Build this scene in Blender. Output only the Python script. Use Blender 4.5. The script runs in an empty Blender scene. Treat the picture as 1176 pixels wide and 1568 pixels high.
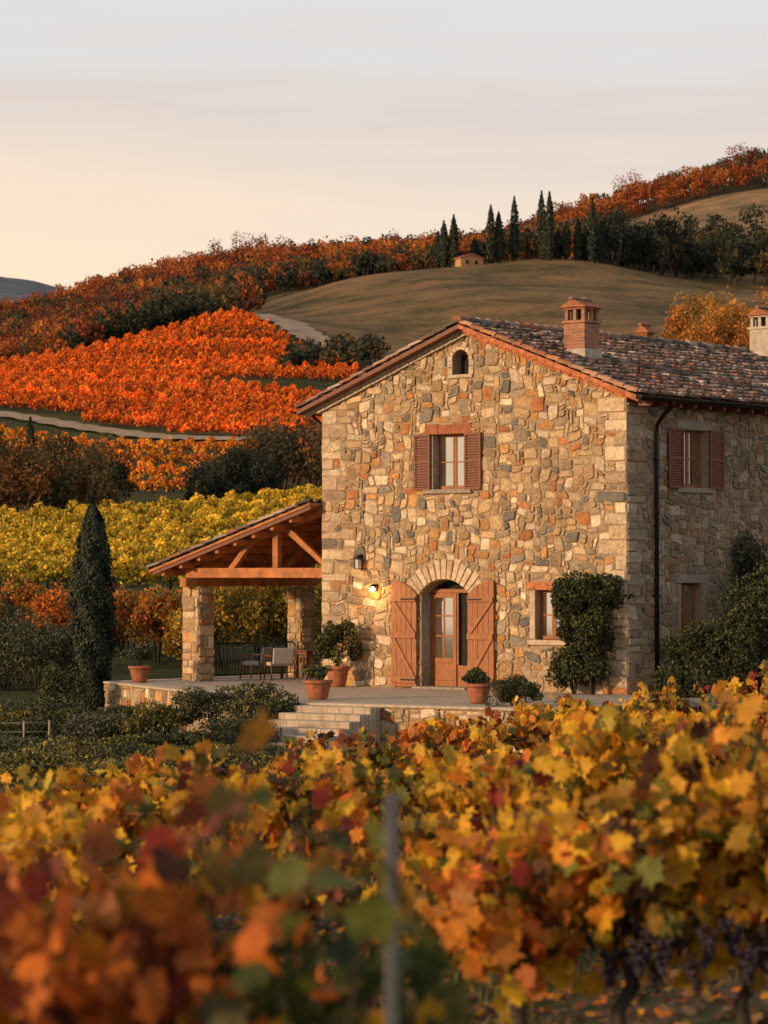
import bpy, bmesh, math, random
import numpy as np
from mathutils import Vector, Matrix
rng=np.random.default_rng(7); random.seed(7)
scene=bpy.context.scene
COL=scene.collection
# ------------------------------------------------------------ materials
def new_mat(name):
    m=bpy.data.materials.new(name); m.use_nodes=True
    nt=m.node_tree; b=nt.nodes['Principled BSDF']; return m,nt,b
def N(nt,t,**k):
    n=nt.nodes.new(t)
    for a,v in k.items(): setattr(n,a,v)
    return n
def mixc(nt,mode,fac,a,b):
    n=N(nt,'ShaderNodeMix',data_type='RGBA',blend_type=mode)
    for i,v in ((0,fac),(6,a),(7,b)):
        if hasattr(v,'is_output'): nt.links.new(v,n.inputs[i])
        else: n.inputs[i].default_value=v if i==0 else (*v,1)
    return n.outputs[2]
def ramp(nt,src,stops):
    r=N(nt,'ShaderNodeValToRGB'); e=r.color_ramp.elements
    while len(e)<len(stops): e.new(0.5)
    for i,(p,c) in enumerate(stops):
        e[i].position=p; e[i].color=(*c,1)
    nt.links.new(src,r.inputs[0]); return r.outputs[0]
def noise(nt,scale,detail=4,vec=None,rough=.6,sc=None):
    n=N(nt,'ShaderNodeTexNoise'); n.inputs['Scale'].default_value=scale; n.inputs['Detail'].default_value=detail
    n.inputs['Roughness'].default_value=rough
    if vec is None:
        vec=N(nt,'ShaderNodeTexCoord').outputs['Object']
    if sc:
        mp=N(nt,'ShaderNodeMapping'); mp.inputs['Scale'].default_value=sc
        nt.links.new(vec,mp.inputs['Vector']); vec=mp.outputs[0]
    nt.links.new(vec,n.inputs['Vector']); return n.outputs['Fac']
def bump(nt,b,src,st,dist=.02):
    n=N(nt,'ShaderNodeBump'); n.inputs['Strength'].default_value=st; n.inputs['Distance'].default_value=dist
    nt.links.new(src,n.inputs['Height']); nt.links.new(n.outputs[0],b.inputs['Normal'])
def attr(nt): 
    a=N(nt,'ShaderNodeAttribute'); a.attribute_name='Col'; return a.outputs['Color']
def mat_plain(name,c,rough=.7,ns=8,amt=.5,bmp=.3,sc=None,metal=0,bd=.02):
    m,nt,b=new_mat(name)
    f=noise(nt,ns,6,sc=sc)
    lo=[x*(1-amt) for x in c]; hi=[min(1,x*(1+amt)) for x in c]
    nt.links.new(ramp(nt,f,[(.3,lo),(.7,hi)]),b.inputs['Base Color'])
    b.inputs['Roughness'].default_value=rough; b.inputs['Metallic'].default_value=metal
    if bmp: bump(nt,b,f,bmp,bd)
    return m
def mat_attr(name,rough=.85,ns=12,amt=.35,bmp=.5,bd=.02,spec=.3,tint=None):
    m,nt,b=new_mat(name)
    f=noise(nt,ns,8,rough=.7)
    g=ramp(nt,f,[(.3,[1-amt]*3),(.7,[1+amt*.6]*3)])
    c=mixc(nt,'MULTIPLY',1.0,attr(nt),g)
    if tint:
        f2=noise(nt,.55,5,rough=.65); c=mixc(nt,'MULTIPLY',1.0,c,ramp(nt,f2,tint))
    nt.links.new(c,b.inputs['Base Color'])
    b.inputs['Roughness'].default_value=rough; b.inputs['Specular IOR Level'].default_value=spec
    if bmp: bump(nt,b,f,bmp,bd)
    return m
def mat_leaf(name,trans=.35,ns=6,rough=.55,amt=.25):
    m,nt,b=new_mat(name)
    f=noise(nt,ns,3)
    g=ramp(nt,f,[(.3,[1-amt]*3),(.7,[1+amt]*3)])
    c=mixc(nt,'MULTIPLY',1.0,attr(nt),g)
    nt.links.new(c,b.inputs['Base Color']); b.inputs['Roughness'].default_value=rough
    b.inputs['Specular IOR Level'].default_value=.25
    t=N(nt,'ShaderNodeBsdfTranslucent'); nt.links.new(c,t.inputs['Color'])
    mx=N(nt,'ShaderNodeMixShader'); mx.inputs[0].default_value=trans
    nt.links.new(b.outputs[0],mx.inputs[1]); nt.links.new(t.outputs[0],mx.inputs[2])
    nt.links.new(mx.outputs[0],nt.nodes['Material Output'].inputs['Surface'])
    return m
M_STONE=mat_attr('rubble_stone',.92,13,.5,1.0,.035,tint=[(.3,(.78,.71,.66)),(.5,(1.06,1.0,.93)),(.7,(1.32,1.2,1.04))])
def mortar_mat():
    m,nt,b=new_mat('mortar'); f=noise(nt,16,8,rough=.7); f2=noise(nt,1.2,5)
    c=mixc(nt,'MULTIPLY',1,ramp(nt,f,[(.3,(.22,.16,.10)),(.7,(.48,.365,.245))]),ramp(nt,f2,[(.3,(.75,.72,.7)),(.7,(1.15,1.08,1))]))
    nt.links.new(c,b.inputs['Base Color']); b.inputs['Roughness'].default_value=.95; bump(nt,b,f,.9,.03); return m
M_MORTAR=mortar_mat()
M_TILE=mat_attr('roof_tile',.85,14,.5,.5)
M_LEAF=mat_leaf('vine_leaf',.38,20)
M_FAR=mat_leaf('foliage_far',.25,.5,.8,.3)
M_GREEN=mat_leaf('foliage_green',.15,5,.6)
M_BARK=mat_plain('bark',(.045,.032,.022),.95,30,.5,1.0,sc=(1,1,.25))
M_WOOD=mat_plain('oiled_wood',(.27,.086,.016),.5,9,.6,.3,sc=(6,6,.5))
M_WOODD=mat_plain('shutter_wood',(.15,.038,.010),.55,7,.5,.3,sc=(6,6,.5))
M_BEAM=mat_plain('beam_wood',(.38,.125,.028),.65,3,.5,.3)
M_IRON=mat_plain('dark_iron',(.02,.019,.018),.5,10,.3,.1,metal=.6)
M_GALV=mat_plain('galvanised_steel',(.12,.12,.13),.5,10,.2,.1,metal=.6)
M_TERRA=mat_plain('terracotta',(.30,.10,.042),.85,8,.35,.3)
M_BRICK=mat_plain('brick_edge',(.40,.13,.05),.85,9,.55,.8)
M_CREAM=mat_plain('dressed_stone',(.44,.34,.235),.9,9,.3,.6)
M_GREY=mat_plain('jamb_stone',(.27,.22,.17),.9,9,.3,.6)
M_PLAST=mat_plain('old_plaster',(.40,.34,.27),.95,6,.3,.3)
M_FABRIC=mat_plain('chair_weave',(.42,.38,.34),.8,60,.3,.3)
M_DARK=mat_plain('dark_interior',(.012,.01,.008),.9,5,.3,0)
def mglass():
    m,nt,b=new_mat('window_glass'); f=noise(nt,1.5,2)
    nt.links.new(ramp(nt,f,[(.3,(.03,.022,.015)),(.7,(.14,.08,.04))]),b.inputs['Base Color'])
    b.inputs['Roughness'].default_value=.06; b.inputs['Specular IOR Level'].default_value=1
    b.inputs['IOR'].default_value=3.2; return m
M_GLASS=mglass()
def mem(name,c,s):
    m,nt,b=new_mat(name); b.inputs['Emission Color'].default_value=(*c,1); b.inputs['Emission Strength'].default_value=s
    b.inputs['Base Color'].default_value=(*c,1); return m
M_BULB=mem('lamp_bulb',(1,.55,.2),30)
# ------------------------------------------------------------ mesh helpers
def link(o,parent=None):
    COL.objects.link(o)
    if parent: o.parent=parent
    return o
def empty(name,loc=(0,0,0),rz=0):
    o=bpy.data.objects.new(name,None); o.location=loc; o.rotation_euler=(0,0,rz); o.empty_display_size=.3
    return link(o)
def mesh_obj(name,verts,faces,mat,parent=None,cols=None,smooth=False):
    me=bpy.data.meshes.new(name); me.from_pydata([tuple(v) for v in verts],[],faces); me.update()
    if cols is not None:
        a=me.color_attributes.new('Col','FLOAT_COLOR','POINT')
        c=np.ones((len(verts),4),np.float32); c[:,:3]=np.asarray(cols); a.data.foreach_set('color',c.ravel())
    if smooth: me.polygons.foreach_set('use_smooth',[True]*len(me.polygons))
    me.materials.append(mat); return link(bpy.data.objects.new(name,me),parent)
def fast_obj(name,V,F,C,mat,parent=None,smooth=False):
    me=bpy.data.meshes.new(name); n=len(F); k=F.shape[1]
    me.vertices.add(len(V)); me.vertices.foreach_set('co',V.astype(np.float32).ravel())
    me.loops.add(n*k); me.loops.foreach_set('vertex_index',F.astype(np.int32).ravel())
    me.polygons.add(n); me.polygons.foreach_set('loop_start',np.arange(0,n*k,k,dtype=np.int32))
    try: me.polygons.foreach_set('loop_total',np.full(n,k,dtype=np.int32))
    except Exception: pass
    me.update(calc_edges=True)
    a=me.color_attributes.new('Col','FLOAT_COLOR','POINT')
    c=np.ones((len(V),4),np.float32); c[:,:3]=C; a.data.foreach_set('color',c.ravel())
    if smooth: me.polygons.foreach_set('use_smooth',np.ones(n,dtype=bool))
    me.materials.append(mat); me.validate()
    return link(bpy.data.objects.new(name,me),parent)
def vine_template():
    pts=[]; prof=[(0,.25),(22,.62),(40,.46),(62,.75),(84,.54),(110,.78),(130,.56),(152,.68),(165,.58),(180,.92)]
    half=[(math.radians(a),r) for a,r in prof]
    for a,r in half: pts.append((math.sin(a)*r,-math.cos(a)*r))
    for a,r in reversed(half[1:-1]): pts.append((-math.sin(a)*r,-math.cos(a)*r))
    V=[(0,0,.0)]+[(x*.6,y*.6,-.26*(x*x+y*y)*(.6)+.13*abs(x)+.05*math.sin(5*x+7*y)) for x,y in pts]
    n=len(pts); F=[(0,1+i,1+(i+1)%n) for i in range(n)]
    return np.array(V),np.array(F)
VINE_T=vine_template()
QUAD_T=(np.array([(-.5,0,.0),(0,-.28,.06),(.5,0,.0),(0,.28,.06)]),np.array([(0,1,2,3)]))
FATQ_T=(np.array([(-.5,-.1,.0),(.1,-.45,.1),(.5,.08,.0),(-.12,.42,.1)]),np.array([(0,1,2,3)]))
def scatter(name,P,size,C,mat,T=QUAD_T,nrm=None,up=0.0,parent=None):
    P=np.asarray(P,float); n=len(P)
    if nrm is None:
        nrm=rng.normal(size=(n,3)); nrm[:,2]=np.abs(nrm[:,2])*.7+up
    nrm=nrm/np.linalg.norm(nrm,axis=1,keepdims=True)
    r=rng.normal(size=(n,3)); a=np.cross(nrm,r); a/=np.linalg.norm(a,axis=1,keepdims=True)+1e-9
    b=np.cross(nrm,a)
    TV,TF=T; m=len(TV); size=np.broadcast_to(size,(n,))[:,None,None]
    V=P[:,None,:]+size*(TV[None,:,0:1]*a[:,None,:]+TV[None,:,1:2]*b[:,None,:]+TV[None,:,2:3]*nrm[:,None,:])
    F=(TF[None]+(np.arange(n)*m)[:,None,None]).reshape(-1,TF.shape[1])
    CC=np.repeat(np.asarray(C),m,axis=0)
    return fast_obj(name,V.reshape(-1,3),F,CC,mat,parent)
def pick(pal,n,w=None,var=.25):
    pal=np.array(pal); w=None if w is None else np.array(w)/np.sum(w)
    c=pal[rng.choice(len(pal),n,p=w)]
    return c*(1+rng.uniform(-var,var,(n,1)))*(1+rng.uniform(-.08,.08,(n,3)))
def tubes(name,paths,mat,sides=6,parent=None):
    V=[];F=[]
    for pts,rad in paths:
        pts=[Vector(p) for p in pts]; base=len(V)
        for i,p in enumerate(pts):
            d=(pts[min(i+1,len(pts)-1)]-pts[max(i-1,0)]).normalized()
            a=d.orthogonal().normalized() if abs(d.z)>.9 else d.cross(Vector((0,0,1))).normalized()
            if abs(d.z)>.9: a=Vector((1,0,0)); a=(a-d*a.dot(d)).normalized()
            b=d.cross(a)
            r=rad[i] if hasattr(rad,'__len__') else rad
            for k in range(sides):
                t=2*math.pi*k/sides; V.append(p+a*math.cos(t)*r+b*math.sin(t)*r)
        for i in range(len(pts)-1):
            for k in range(sides):
                k2=(k+1)%sides
                F.append((base+i*sides+k,base+i*sides+k2,base+(i+1)*sides+k2,base+(i+1)*sides+k))
        F.append(tuple(base+k for k in range(sides))[::-1]); F.append(tuple(base+(len(pts)-1)*sides+k for k in range(sides)))
    return mesh_obj(name,V,F,mat,parent,smooth=True)
def boxes(name,L,mat,parent=None,bevel=0.0,jit=0):
    V=[];F=[]
    for (x0,x1,y0,y1,z0,z1) in L:
        b=len(V)
        for z in (z0,z1):
            for x,y in ((x0,y0),(x1,y0),(x1,y1),(x0,y1)):
                V.append((x+random.uniform(-jit,jit),y+random.uniform(-jit,jit),z+random.uniform(-jit,jit)))
        F+= [(b+3,b+2,b+1,b),(b+4,b+5,b+6,b+7)]+[(b+i,b+(i+1)%4,b+4+(i+1)%4,b+4+i) for i in range(4)]
    o=mesh_obj(name,V,F,mat,parent)
    if bevel:
        m=o.modifiers.new('bevel','BEVEL'); m.width=bevel; m.segments=2
    return o
def prism(name,poly,y0,y1,mat,parent=None,axis='y'):
    n=len(poly); f=(lambda a,y,b:(a,y,b)) if axis=='y' else (lambda a,y,b:(y,a,b))
    if axis=='z': f=lambda a,y,b:(a,b,y)
    V=[f(a,y0,b) for a,b in poly]+[f(a,y1,b) for a,b in poly]
    F=[tuple(range(n)),tuple(range(2*n-1,n-1,-1))]+[(i,i+n,(i+1)%n+n,(i+1)%n) for i in range(n)]
    o=mesh_obj(name,V,F,mat,parent)
    bm=bmesh.new(); bm.from_mesh(o.data); bmesh.ops.recalc_face_normals(bm,faces=bm.faces); bm.to_mesh(o.data); bm.free()
    return o
def lathe(name,prof,loc,mat,parent=None,seg=24):
    V=[];F=[]
    for r,z in prof:
        for k in range(seg):
            t=2*math.pi*k/seg; V.append((loc[0]+r*math.cos(t),loc[1]+r*math.sin(t),loc[2]+z))
    for i in range(len(prof)-1):
        for k in range(seg):
            F.append((i*seg+k,i*seg+(k+1)%seg,(i+1)*seg+(k+1)%seg,(i+1)*seg+k))
    return mesh_obj(name,V,F,mat,parent,smooth=True)
# ------------------------------------------------------------ terrain
FP=4488.0
def kk(px): return (px-588)/FP
cols=[-500,0,180,360,540,720,810,900,1080,1200,1700]
T={115:[915]*11,
150:[870,868,868,858,845,850,850,850,850,850,850],
200:[820,818,808,790,765,765,765,765,765,765,765],
225:[815,812,800,785,760,755,755,755,755,755,755],
255:[765,765,765,745,725,720,720,720,720,720,720],
300:[690,700,708,698,690,680,680,670,670,670,670],
340:[640,640,655,660,655,640,635,630,620,620,620],
400:[590,597,590,570,575,560,560,560,555,550,550],
450:[575,575,530,492,515,500,495,490,480,480,480],
490:[590,590,532,489,470,450,450,450,465,465,465],
550:[585,580,525,480,428,401,398,403,440,450,450],
620:[565,560,510,460,430,412,408,408,412,415,415],
700:[540,540,485,437,415,402,395,382,352,342,335],
780:[520,520,463,420,410,398,380,352,308,288,270],
870:[500,497,448,408,406,398,368,330,280,250,225],
1000:[525,525,480,440,435,420,390,350,310,290,260],
1300:[560]*11,
2200:[410,432,480,600,600,600,600,600,600,600,600],
2500:[398,415,455,560,600,600,600,600,600,600,600],
4500:[800]*11}
nc=len(cols)
Ys=[58,75,95]+sorted(T); Z=[[-.95]*nc,[-1.0]*nc,[-.6]*nc]
for y in sorted(T): Z.append([2.7+(880-p)/FP*y for p in T[y]])
Z=np.array(Z); LG=np.linspace(math.log(58),math.log(4500),500); KG=np.linspace(kk(-500),kk(1700),220)
tmp=np.array([np.interp(LG,np.log(Ys),Z[:,j]) for j in range(nc)])
G=np.array([np.interp(KG,[kk(c) for c in cols],tmp[:,i]) for i in range(500)])
def blur(A,axis,n):
    for _ in range(n):
        B=np.pad(A,[(1,1) if a==axis else (0,0) for a in (0,1)],mode='edge')
        sl=lambda s:tuple(s if a==axis else slice(None) for a in (0,1))
        A=(B[sl(slice(0,-2))]+2*B[sl(slice(1,-1))]+B[sl(slice(2,None))])/4
    return A
G=blur(G,0,12); G=blur(G,1,36)
def hz(X,Y):
    X=np.asarray(X,float); Y=np.asarray(Y,float)
    Yc=np.clip(Y,58,4500); k=np.clip(X/np.maximum(Yc,1),KG[0],KG[-1]-1e-6)
    li=(np.log(Yc)-LG[0])/(LG[1]-LG[0]); li=np.clip(li,0,498.999); ki=(k-KG[0])/(KG[1]-KG[0]); ki=np.clip(ki,0,218.999)
    a=li.astype(int); b=ki.astype(int); fa=li-a; fb=ki-b
    z=(G[a,b]*(1-fa)*(1-fb)+G[a+1,b]*fa*(1-fb)+G[a,b+1]*(1-fa)*fb+G[a+1,b+1]*fa*fb)
    near=1-.033*np.clip(Y,-30,58)+.05*np.clip(X,-8,8)*np.clip((52-Y)/25,0,1)
    w=np.clip((60-Y)/8,0,1)
    z=z*(1-w)+near*w
    amp=np.clip(Y/300,0.02,1.5)
    return z+amp*.35*(np.sin(X*.13+Y*.05)+np.sin(X*.047-Y*.08+1.3))*np.clip((Y-90)/60,0,1)+.02*np.sin(X*2.1)*np.sin(Y*1.7)
def h(x,y): return float(hz(x,y))
yv=np.concatenate([np.linspace(-30,0,8),np.linspace(1,58,90),np.exp(np.linspace(math.log(59),math.log(4500),330))])
kv=np.linspace(-.9,.9,300)
kv=np.sign(kv)*np.abs(kv)**1.6
YY,K2=np.meshgrid(yv,kv,indexing='ij'); XX=K2*(np.maximum(YY,0)+60); ZZ=hz(XX,YY)
V=np.stack([XX,YY,ZZ],-1).reshape(-1,3); nx=len(kv); ny=len(yv)
I=np.arange((ny-1)*nx).reshape(ny-1,nx)[:,:-1].ravel()
F=np.stack([I,I+1,I+nx+1,I+nx],1)
px=588+FP*V[:,0]/np.maximum(V[:,1],30); Yf=V[:,1]
C=np.tile(np.array([.085,.075,.03]),(len(V),1))
def setc(mask,c): C[mask]=c
setc(Yf>60,(.05,.055,.02)); setc((Yf>105)&(Yf<205),(.05,.055,.018)); setc((Yf>=205),(.045,.05,.02))
setc((Yf>250)&(Yf<460),(.06,.062,.022))
HG=(.15,.098,.045)
g=(Yf>440)&(Yf<600)&(px>372); setc(g,HG); setc((Yf>380)&(Yf<600)&(px>560),HG)
setc((Yf>=590)&(Yf<1200),(.05,.035,.015)); setc((Yf>670)&(Yf<800)&(px>955),(.24,.15,.08))
setc(Yf>=1200,(.13,.14,.165))  # far hill bluish: distance haze put into the ground colour
def ground_mat():
    m,nt,b=new_mat('ground')
    co=N(nt,'ShaderNodeTexCoord').outputs['Object']
    f=noise(nt,.08,10,vec=co,rough=.8); f2=noise(nt,2.2,8,vec=co,rough=.75); f3=noise(nt,.9,4,vec=co)
    c=mixc(nt,'MULTIPLY',1,attr(nt),ramp(nt,f,[(.38,(.4,.5,.45)),(.5,(1,1,1)),(.62,(1.7,1.45,1.3))]))
    c=mixc(nt,'MULTIPLY',1,c,ramp(nt,f2,[(.3,(.5,.5,.45)),(.7,(1.4,1.4,1.35))]))
    sx=N(nt,'ShaderNodeSeparateXYZ'); nt.links.new(co,sx.inputs[0])
    mr=N(nt,'ShaderNodeMapRange'); mr.inputs[1].default_value=50; mr.inputs[2].default_value=62; mr.inputs[3].default_value=1; mr.inputs[4].default_value=0
    nt.links.new(sx.outputs[1],mr.inputs[0])
    near=ramp(nt,f3,[(.42,(.10,.06,.035)),(.55,(.05,.065,.018))])
    near=mixc(nt,'MULTIPLY',1,near,ramp(nt,f2,[(.3,(.5,.5,.5)),(.7,(1.4,1.4,1.4))]))
    c=mixc(nt,'MIX',mr.outputs[0],c,near)
    nt.links.new(c,b.inputs['Base Color']); b.inputs['Roughness'].default_value=.95; b.inputs['Specular IOR Level'].default_value=.1
    bump(nt,b,f2,.6,.06); return m
fast_obj('ground',V,F,C,ground_mat(),smooth=True)
def ribbon(name,pts,w,mat,lift=.12):
    P=[]; 
    for i in range(len(pts)-1):
        for t in np.linspace(0,1,14,endpoint=False): P.append((pts[i][0]*(1-t)+pts[i+1][0]*t,pts[i][1]*(1-t)+pts[i+1][1]*t))
    P.append(pts[-1]); V=[];F=[]
    for i,(x,y) in enumerate(P):
        a=Vector(P[min(i+1,len(P)-1)])-Vector(P[max(i-1,0)]); n=Vector((-a.y,a.x)).normalized()
        for j in range(-2,3):
            q=Vector((x,y))+n*w*j/4*(1+.15*math.sin(i*1.3+j)); V.append((q.x,q.y,h(q.x,q.y)+lift))
    for i in range(len(P)-1):
        for j in range(4): F.append((i*5+j,i*5+j+1,i*5+j+6,i*5+j+5))
    return mesh_obj(name,V,F,mat,smooth=True)
M_TRACK=mat_plain('dirt_track',(.30,.21,.13),.95,.6,.35,.3)
def pt(px,Y): return (kk(px)*Y,Y)
def ytrack(p): return np.interp(p,[-150,0,180,380,560],[356,348,334,312,296])
ribbon('dirt_track',[pt(p,float(ytrack(p))) for p in (-150,0,90,180,280,380,470,540)],4.0,M_TRACK,.3)
ribbon('dirt_track',[pt(362,463),pt(385,462),pt(410,452),pt(440,449),pt(470,438),pt(505,431),pt(540,424)],5.5,M_TRACK,.45)
# ------------------------------------------------------------ far vineyards
def vineyard(name,y0s,sl,xlim,mask,per_m,hgt,size,pal,w,T=FATQ_T,wid=.3,rowtone=.2,alt=None):
    P=[];Cc=[];posts=[]
    for ri,Y0 in enumerate(y0s):
        n=int((xlim[1]-xlim[0])*per_m); x=rng.uniform(xlim[0],xlim[1],n)
        y=Y0+sl*x; pxx=588+FP*x/y; ok=mask(pxx,y); x=x[ok]; y=y[ok]; n=len(x)
        if n==0: continue
        cl=.8+.2*np.sin(x*2.6+Y0*3)+.12*np.sin(x*5.7+Y0)
        u=rng.beta(2.0,1.3,n); zz=.35+u*hgt*cl
        yy=y+rng.normal(0,wid,n); xx=x+rng.normal(0,.1,n)
        P.append(np.stack([xx,yy,hz(xx,yy)+zz],1)); c=pick(pal,n,w,.2)
        if alt is not None:   # darker leaves towards the base, canopy shading put into their colour
            g=rng.random(n)<np.clip(.95-u*1.5,0,.85); c[g]=pick([alt],int(g.sum()),None,.3)
        vi=np.floor(x/1.3).astype(int); vc=.82+.34*((np.sin(vi*12.9898+Y0*7.1)*43758.5)%1)
        band=(1+rowtone*math.sin(ri*2.4))*(1+.15*np.sin(x*.09+Y0*.31)); c=c*(band*vc)[:,None]
        Cc.append(c)
        for xp in np.arange(x.min(),x.max(),4.5):
            yp=Y0+sl*xp; zp=h(xp,yp); posts.append(([(xp,yp,zp-.1),(xp+.02,yp,zp+hgt*.95)],.05))
    e=empty(name); P=np.concatenate(P)
    scatter('leaves',P,size*rng.uniform(.6,1.3,len(P)),np.concatenate(Cc),M_FAR,T,parent=e)
    tubes('posts',posts,M_BARK,4,e)
    return e
def mo(p,Y):
    hi=np.where(Y<395,548,548-(Y-395)*3.0); lo=np.where(Y<425,-150,-150+(Y-425)*10.0)
    brk=398-(p-200)*.05
    return (p<hi)&(p>lo)&(Y>ytrack(p)+4)&(Y<458)&~((Y>brk-14)&(Y<brk+1)&(p>110))
vineyard('orange_vineyard',np.arange(270,475,6.6),-.55,(-85,5),mo,180,1.65,.32,[(.76,.15,.016),(.82,.21,.02),(.62,.095,.012),(.78,.30,.035),(.3,.06,.02)],[4,3.2,1.6,1.3,.7],alt=(.22,.05,.014),rowtone=.16)
def ma_(p,Y): return (p<540)&(p>-150)&(Y<ytrack(p)-19)&(Y>257)
vineyard('amber_vineyard',np.arange(190,345,12.5),-1.05,(-60,5),ma_,170,1.5,.32,[(.74,.22,.02),(.74,.34,.03),(.62,.13,.014),(.2,.14,.025)],[3,2.3,1.8,1.2],alt=(.10,.08,.02),rowtone=.1,wid=.35)
vineyard('yellow_vineyard',np.arange(100,222,7.6),.42,(-34,12),lambda p,Y:(p>-100)&(p<700)&(Y>112)&(Y<206),300,1.25,.19,[(.66,.42,.03),(.56,.38,.03),(.74,.48,.05),(.26,.24,.03),(.5,.24,.02)],[4,3,2,1.6,.6],wid=.3,alt=(.11,.12,.022),rowtone=.22)
# ------------------------------------------------------------ trees
def crown_pts(c,r,n,lumps):
    c=np.array(c); r=np.array(r)
    d=rng.normal(size=(lumps,3)); d/=np.linalg.norm(d,axis=1,keepdims=True); d[:,2]=np.where(d[:,2]<-.5,-d[:,2],d[:,2])
    ctr=d*rng.uniform(.35,.95,(lumps,1)); rad=rng.uniform(.25,.5,lumps)
    i=rng.integers(0,lumps,n); v=rng.normal(size=(n,3)); v/=np.linalg.norm(v,axis=1,keepdims=True)
    q=ctr[i]+v*(rad[i]*rng.uniform(.6,1.05,n))[:,None]
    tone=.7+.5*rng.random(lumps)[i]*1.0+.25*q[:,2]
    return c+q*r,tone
def forest(name,pts,size,n,leaf,palf,mat=M_FAR,T=FATQ_T):
    P=[];Cc=[];S=[];tr=[]
    for (x,y) in pts:
        s=size*random.uniform(.6,1.4); z=h(x,y)
        p,t=crown_pts((x,y,z+s*.6),(s*.55,s*.55,s*.55),n,9)
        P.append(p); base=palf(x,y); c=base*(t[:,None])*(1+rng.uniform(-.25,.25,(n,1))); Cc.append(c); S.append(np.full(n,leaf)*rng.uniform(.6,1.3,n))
        tr.append(([(x,y,z-.3),(x+.1*s,y,z+s*.6)],[s*.04,s*.015]))
    e=empty(name)
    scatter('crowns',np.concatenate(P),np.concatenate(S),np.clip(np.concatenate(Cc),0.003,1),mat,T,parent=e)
    tubes('trunks',tr,M_BARK,4,e); return e
RUST=np.array([(.21,.052,.018),(.30,.085,.02),(.38,.125,.025),(.13,.045,.022),(.055,.055,.03),(.033,.042,.026),(.11,.075,.03)])
def pal_forest(x,y):
    pxx=588+FP*x/y; nval=math.sin(x*.05+y*.021)+math.sin(x*.023-y*.043+2)+random.uniform(-1.1,1.1)
    low=(y<650)
    if pxx>900 and y<690: return RUST[random.choice([5,5,4,5,6])]*.9
    if nval>(.9 if low else .1): return RUST[random.choice([1,2,1,0])]*random.uniform(.8,1.2)
    if nval>-.8: return RUST[random.choice([0,3,6,1])]
    return RUST[random.choice([4,5,6,3])]
pts=[]
for Y in np.arange(604,900,6):
    a=kk(-160)*Y; b=kk(1330)*Y; x=a
    while x<b:
        xx=x+random.uniform(-2.2,2.2); yy=Y+random.uniform(-3,3); p=588+FP*xx/yy
        if not(p>955 and 672<yy<795): pts.append((xx,yy))
        x+=5
for Y in np.arange(464,600,6):
    x=kk(-160)*Y
    while x<kk(372)*Y:
        p=588+FP*x/Y
        if p<372-max(0,(490-Y))*8 : pts.append((x+random.uniform(-2,2),Y+random.uniform(-2,2)))
        x+=4.6
forest('autumn_forest',pts,4.8,170,.68,pal_forest)
forest('ridge_trees',[pt(p,866+random.uniform(-8,8)) for p in (150,300,322,352,366,378,395,436,448,512,520,575,590,604,655,950,966,985,1030,1100,1118,1135,1160)],7.5,420,.55,lambda x,y:RUST[random.choice([0,3,3,1,4])]*.9)
pts=[]
for i in range(150):
    p=random.uniform(915,1330); Y=random.uniform(566,650); pts.append(pt(p,Y))
forest('dark_grove',pts,5.0,260,.7,lambda x,y:RUST[random.choice([5,5,5,5,4,4,6])]*.8)
forest('dark_grove',[pt(p,Y) for p,Y in ((945,562),(960,570),(1015,575),(1035,575),(1060,578),(930,566))],8,500,.7,lambda x,y:RUST[5]*.7)
pts=[]
for i in range(24): pts.append(pt(random.uniform(650,905),random.uniform(564,585)))
for i in range(60): pts.append(pt(random.uniform(375,700),random.uniform(575,610)))
forest('crest_scrub',pts,3.8,220,.6,lambda x,y:RUST[random.choice([5,4,6,1,5,3])])
forest('hedgerow',[pt(random.uniform(440,575),random.uniform(396,416)) for _ in range(44)],2.6,200,.42,lambda x,y:RUST[random.choice([5,4,6,5])])
forest('hedgerow',[pt(random.uniform(100,310),random.uniform(464,478)) for _ in range(46)],4.4,220,.6,lambda x,y:RUST[random.choice([5,5,4])]*.8)
forest('oak_thicket',[pt(random.uniform(-60,165),random.uniform(206,246)) for _ in range(52)],4.0,900,.26,lambda x,y:np.array(random.choice([(.10,.06,.02),(.07,.055,.02),(.15,.065,.018),(.045,.045,.02)])))
forest('olive_thicket',[pt(random.uniform(312,395),random.uniform(206,226)) for _ in range(14)],3.0,1100,.22,lambda x,y:np.array(random.choice([(.03,.035,.02),(.04,.045,.028)])))
forest('oak_thicket',[pt(random.uniform(390,545),random.uniform(212,256)) for _ in range(34)],3.9,900,.26,lambda x,y:np.array(random.choice([(.08,.06,.025),(.16,.07,.02),(.24,.08,.018),(.06,.05,.025)])))
forest('autumn_thicket',[pt(random.uniform(1030,1230),random.uniform(380,410)) for _ in range(38)],5.6,1000,.36,lambda x,y:np.array(random.choice([(.46,.20,.035),(.38,.15,.03),(.24,.13,.03)])))
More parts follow.
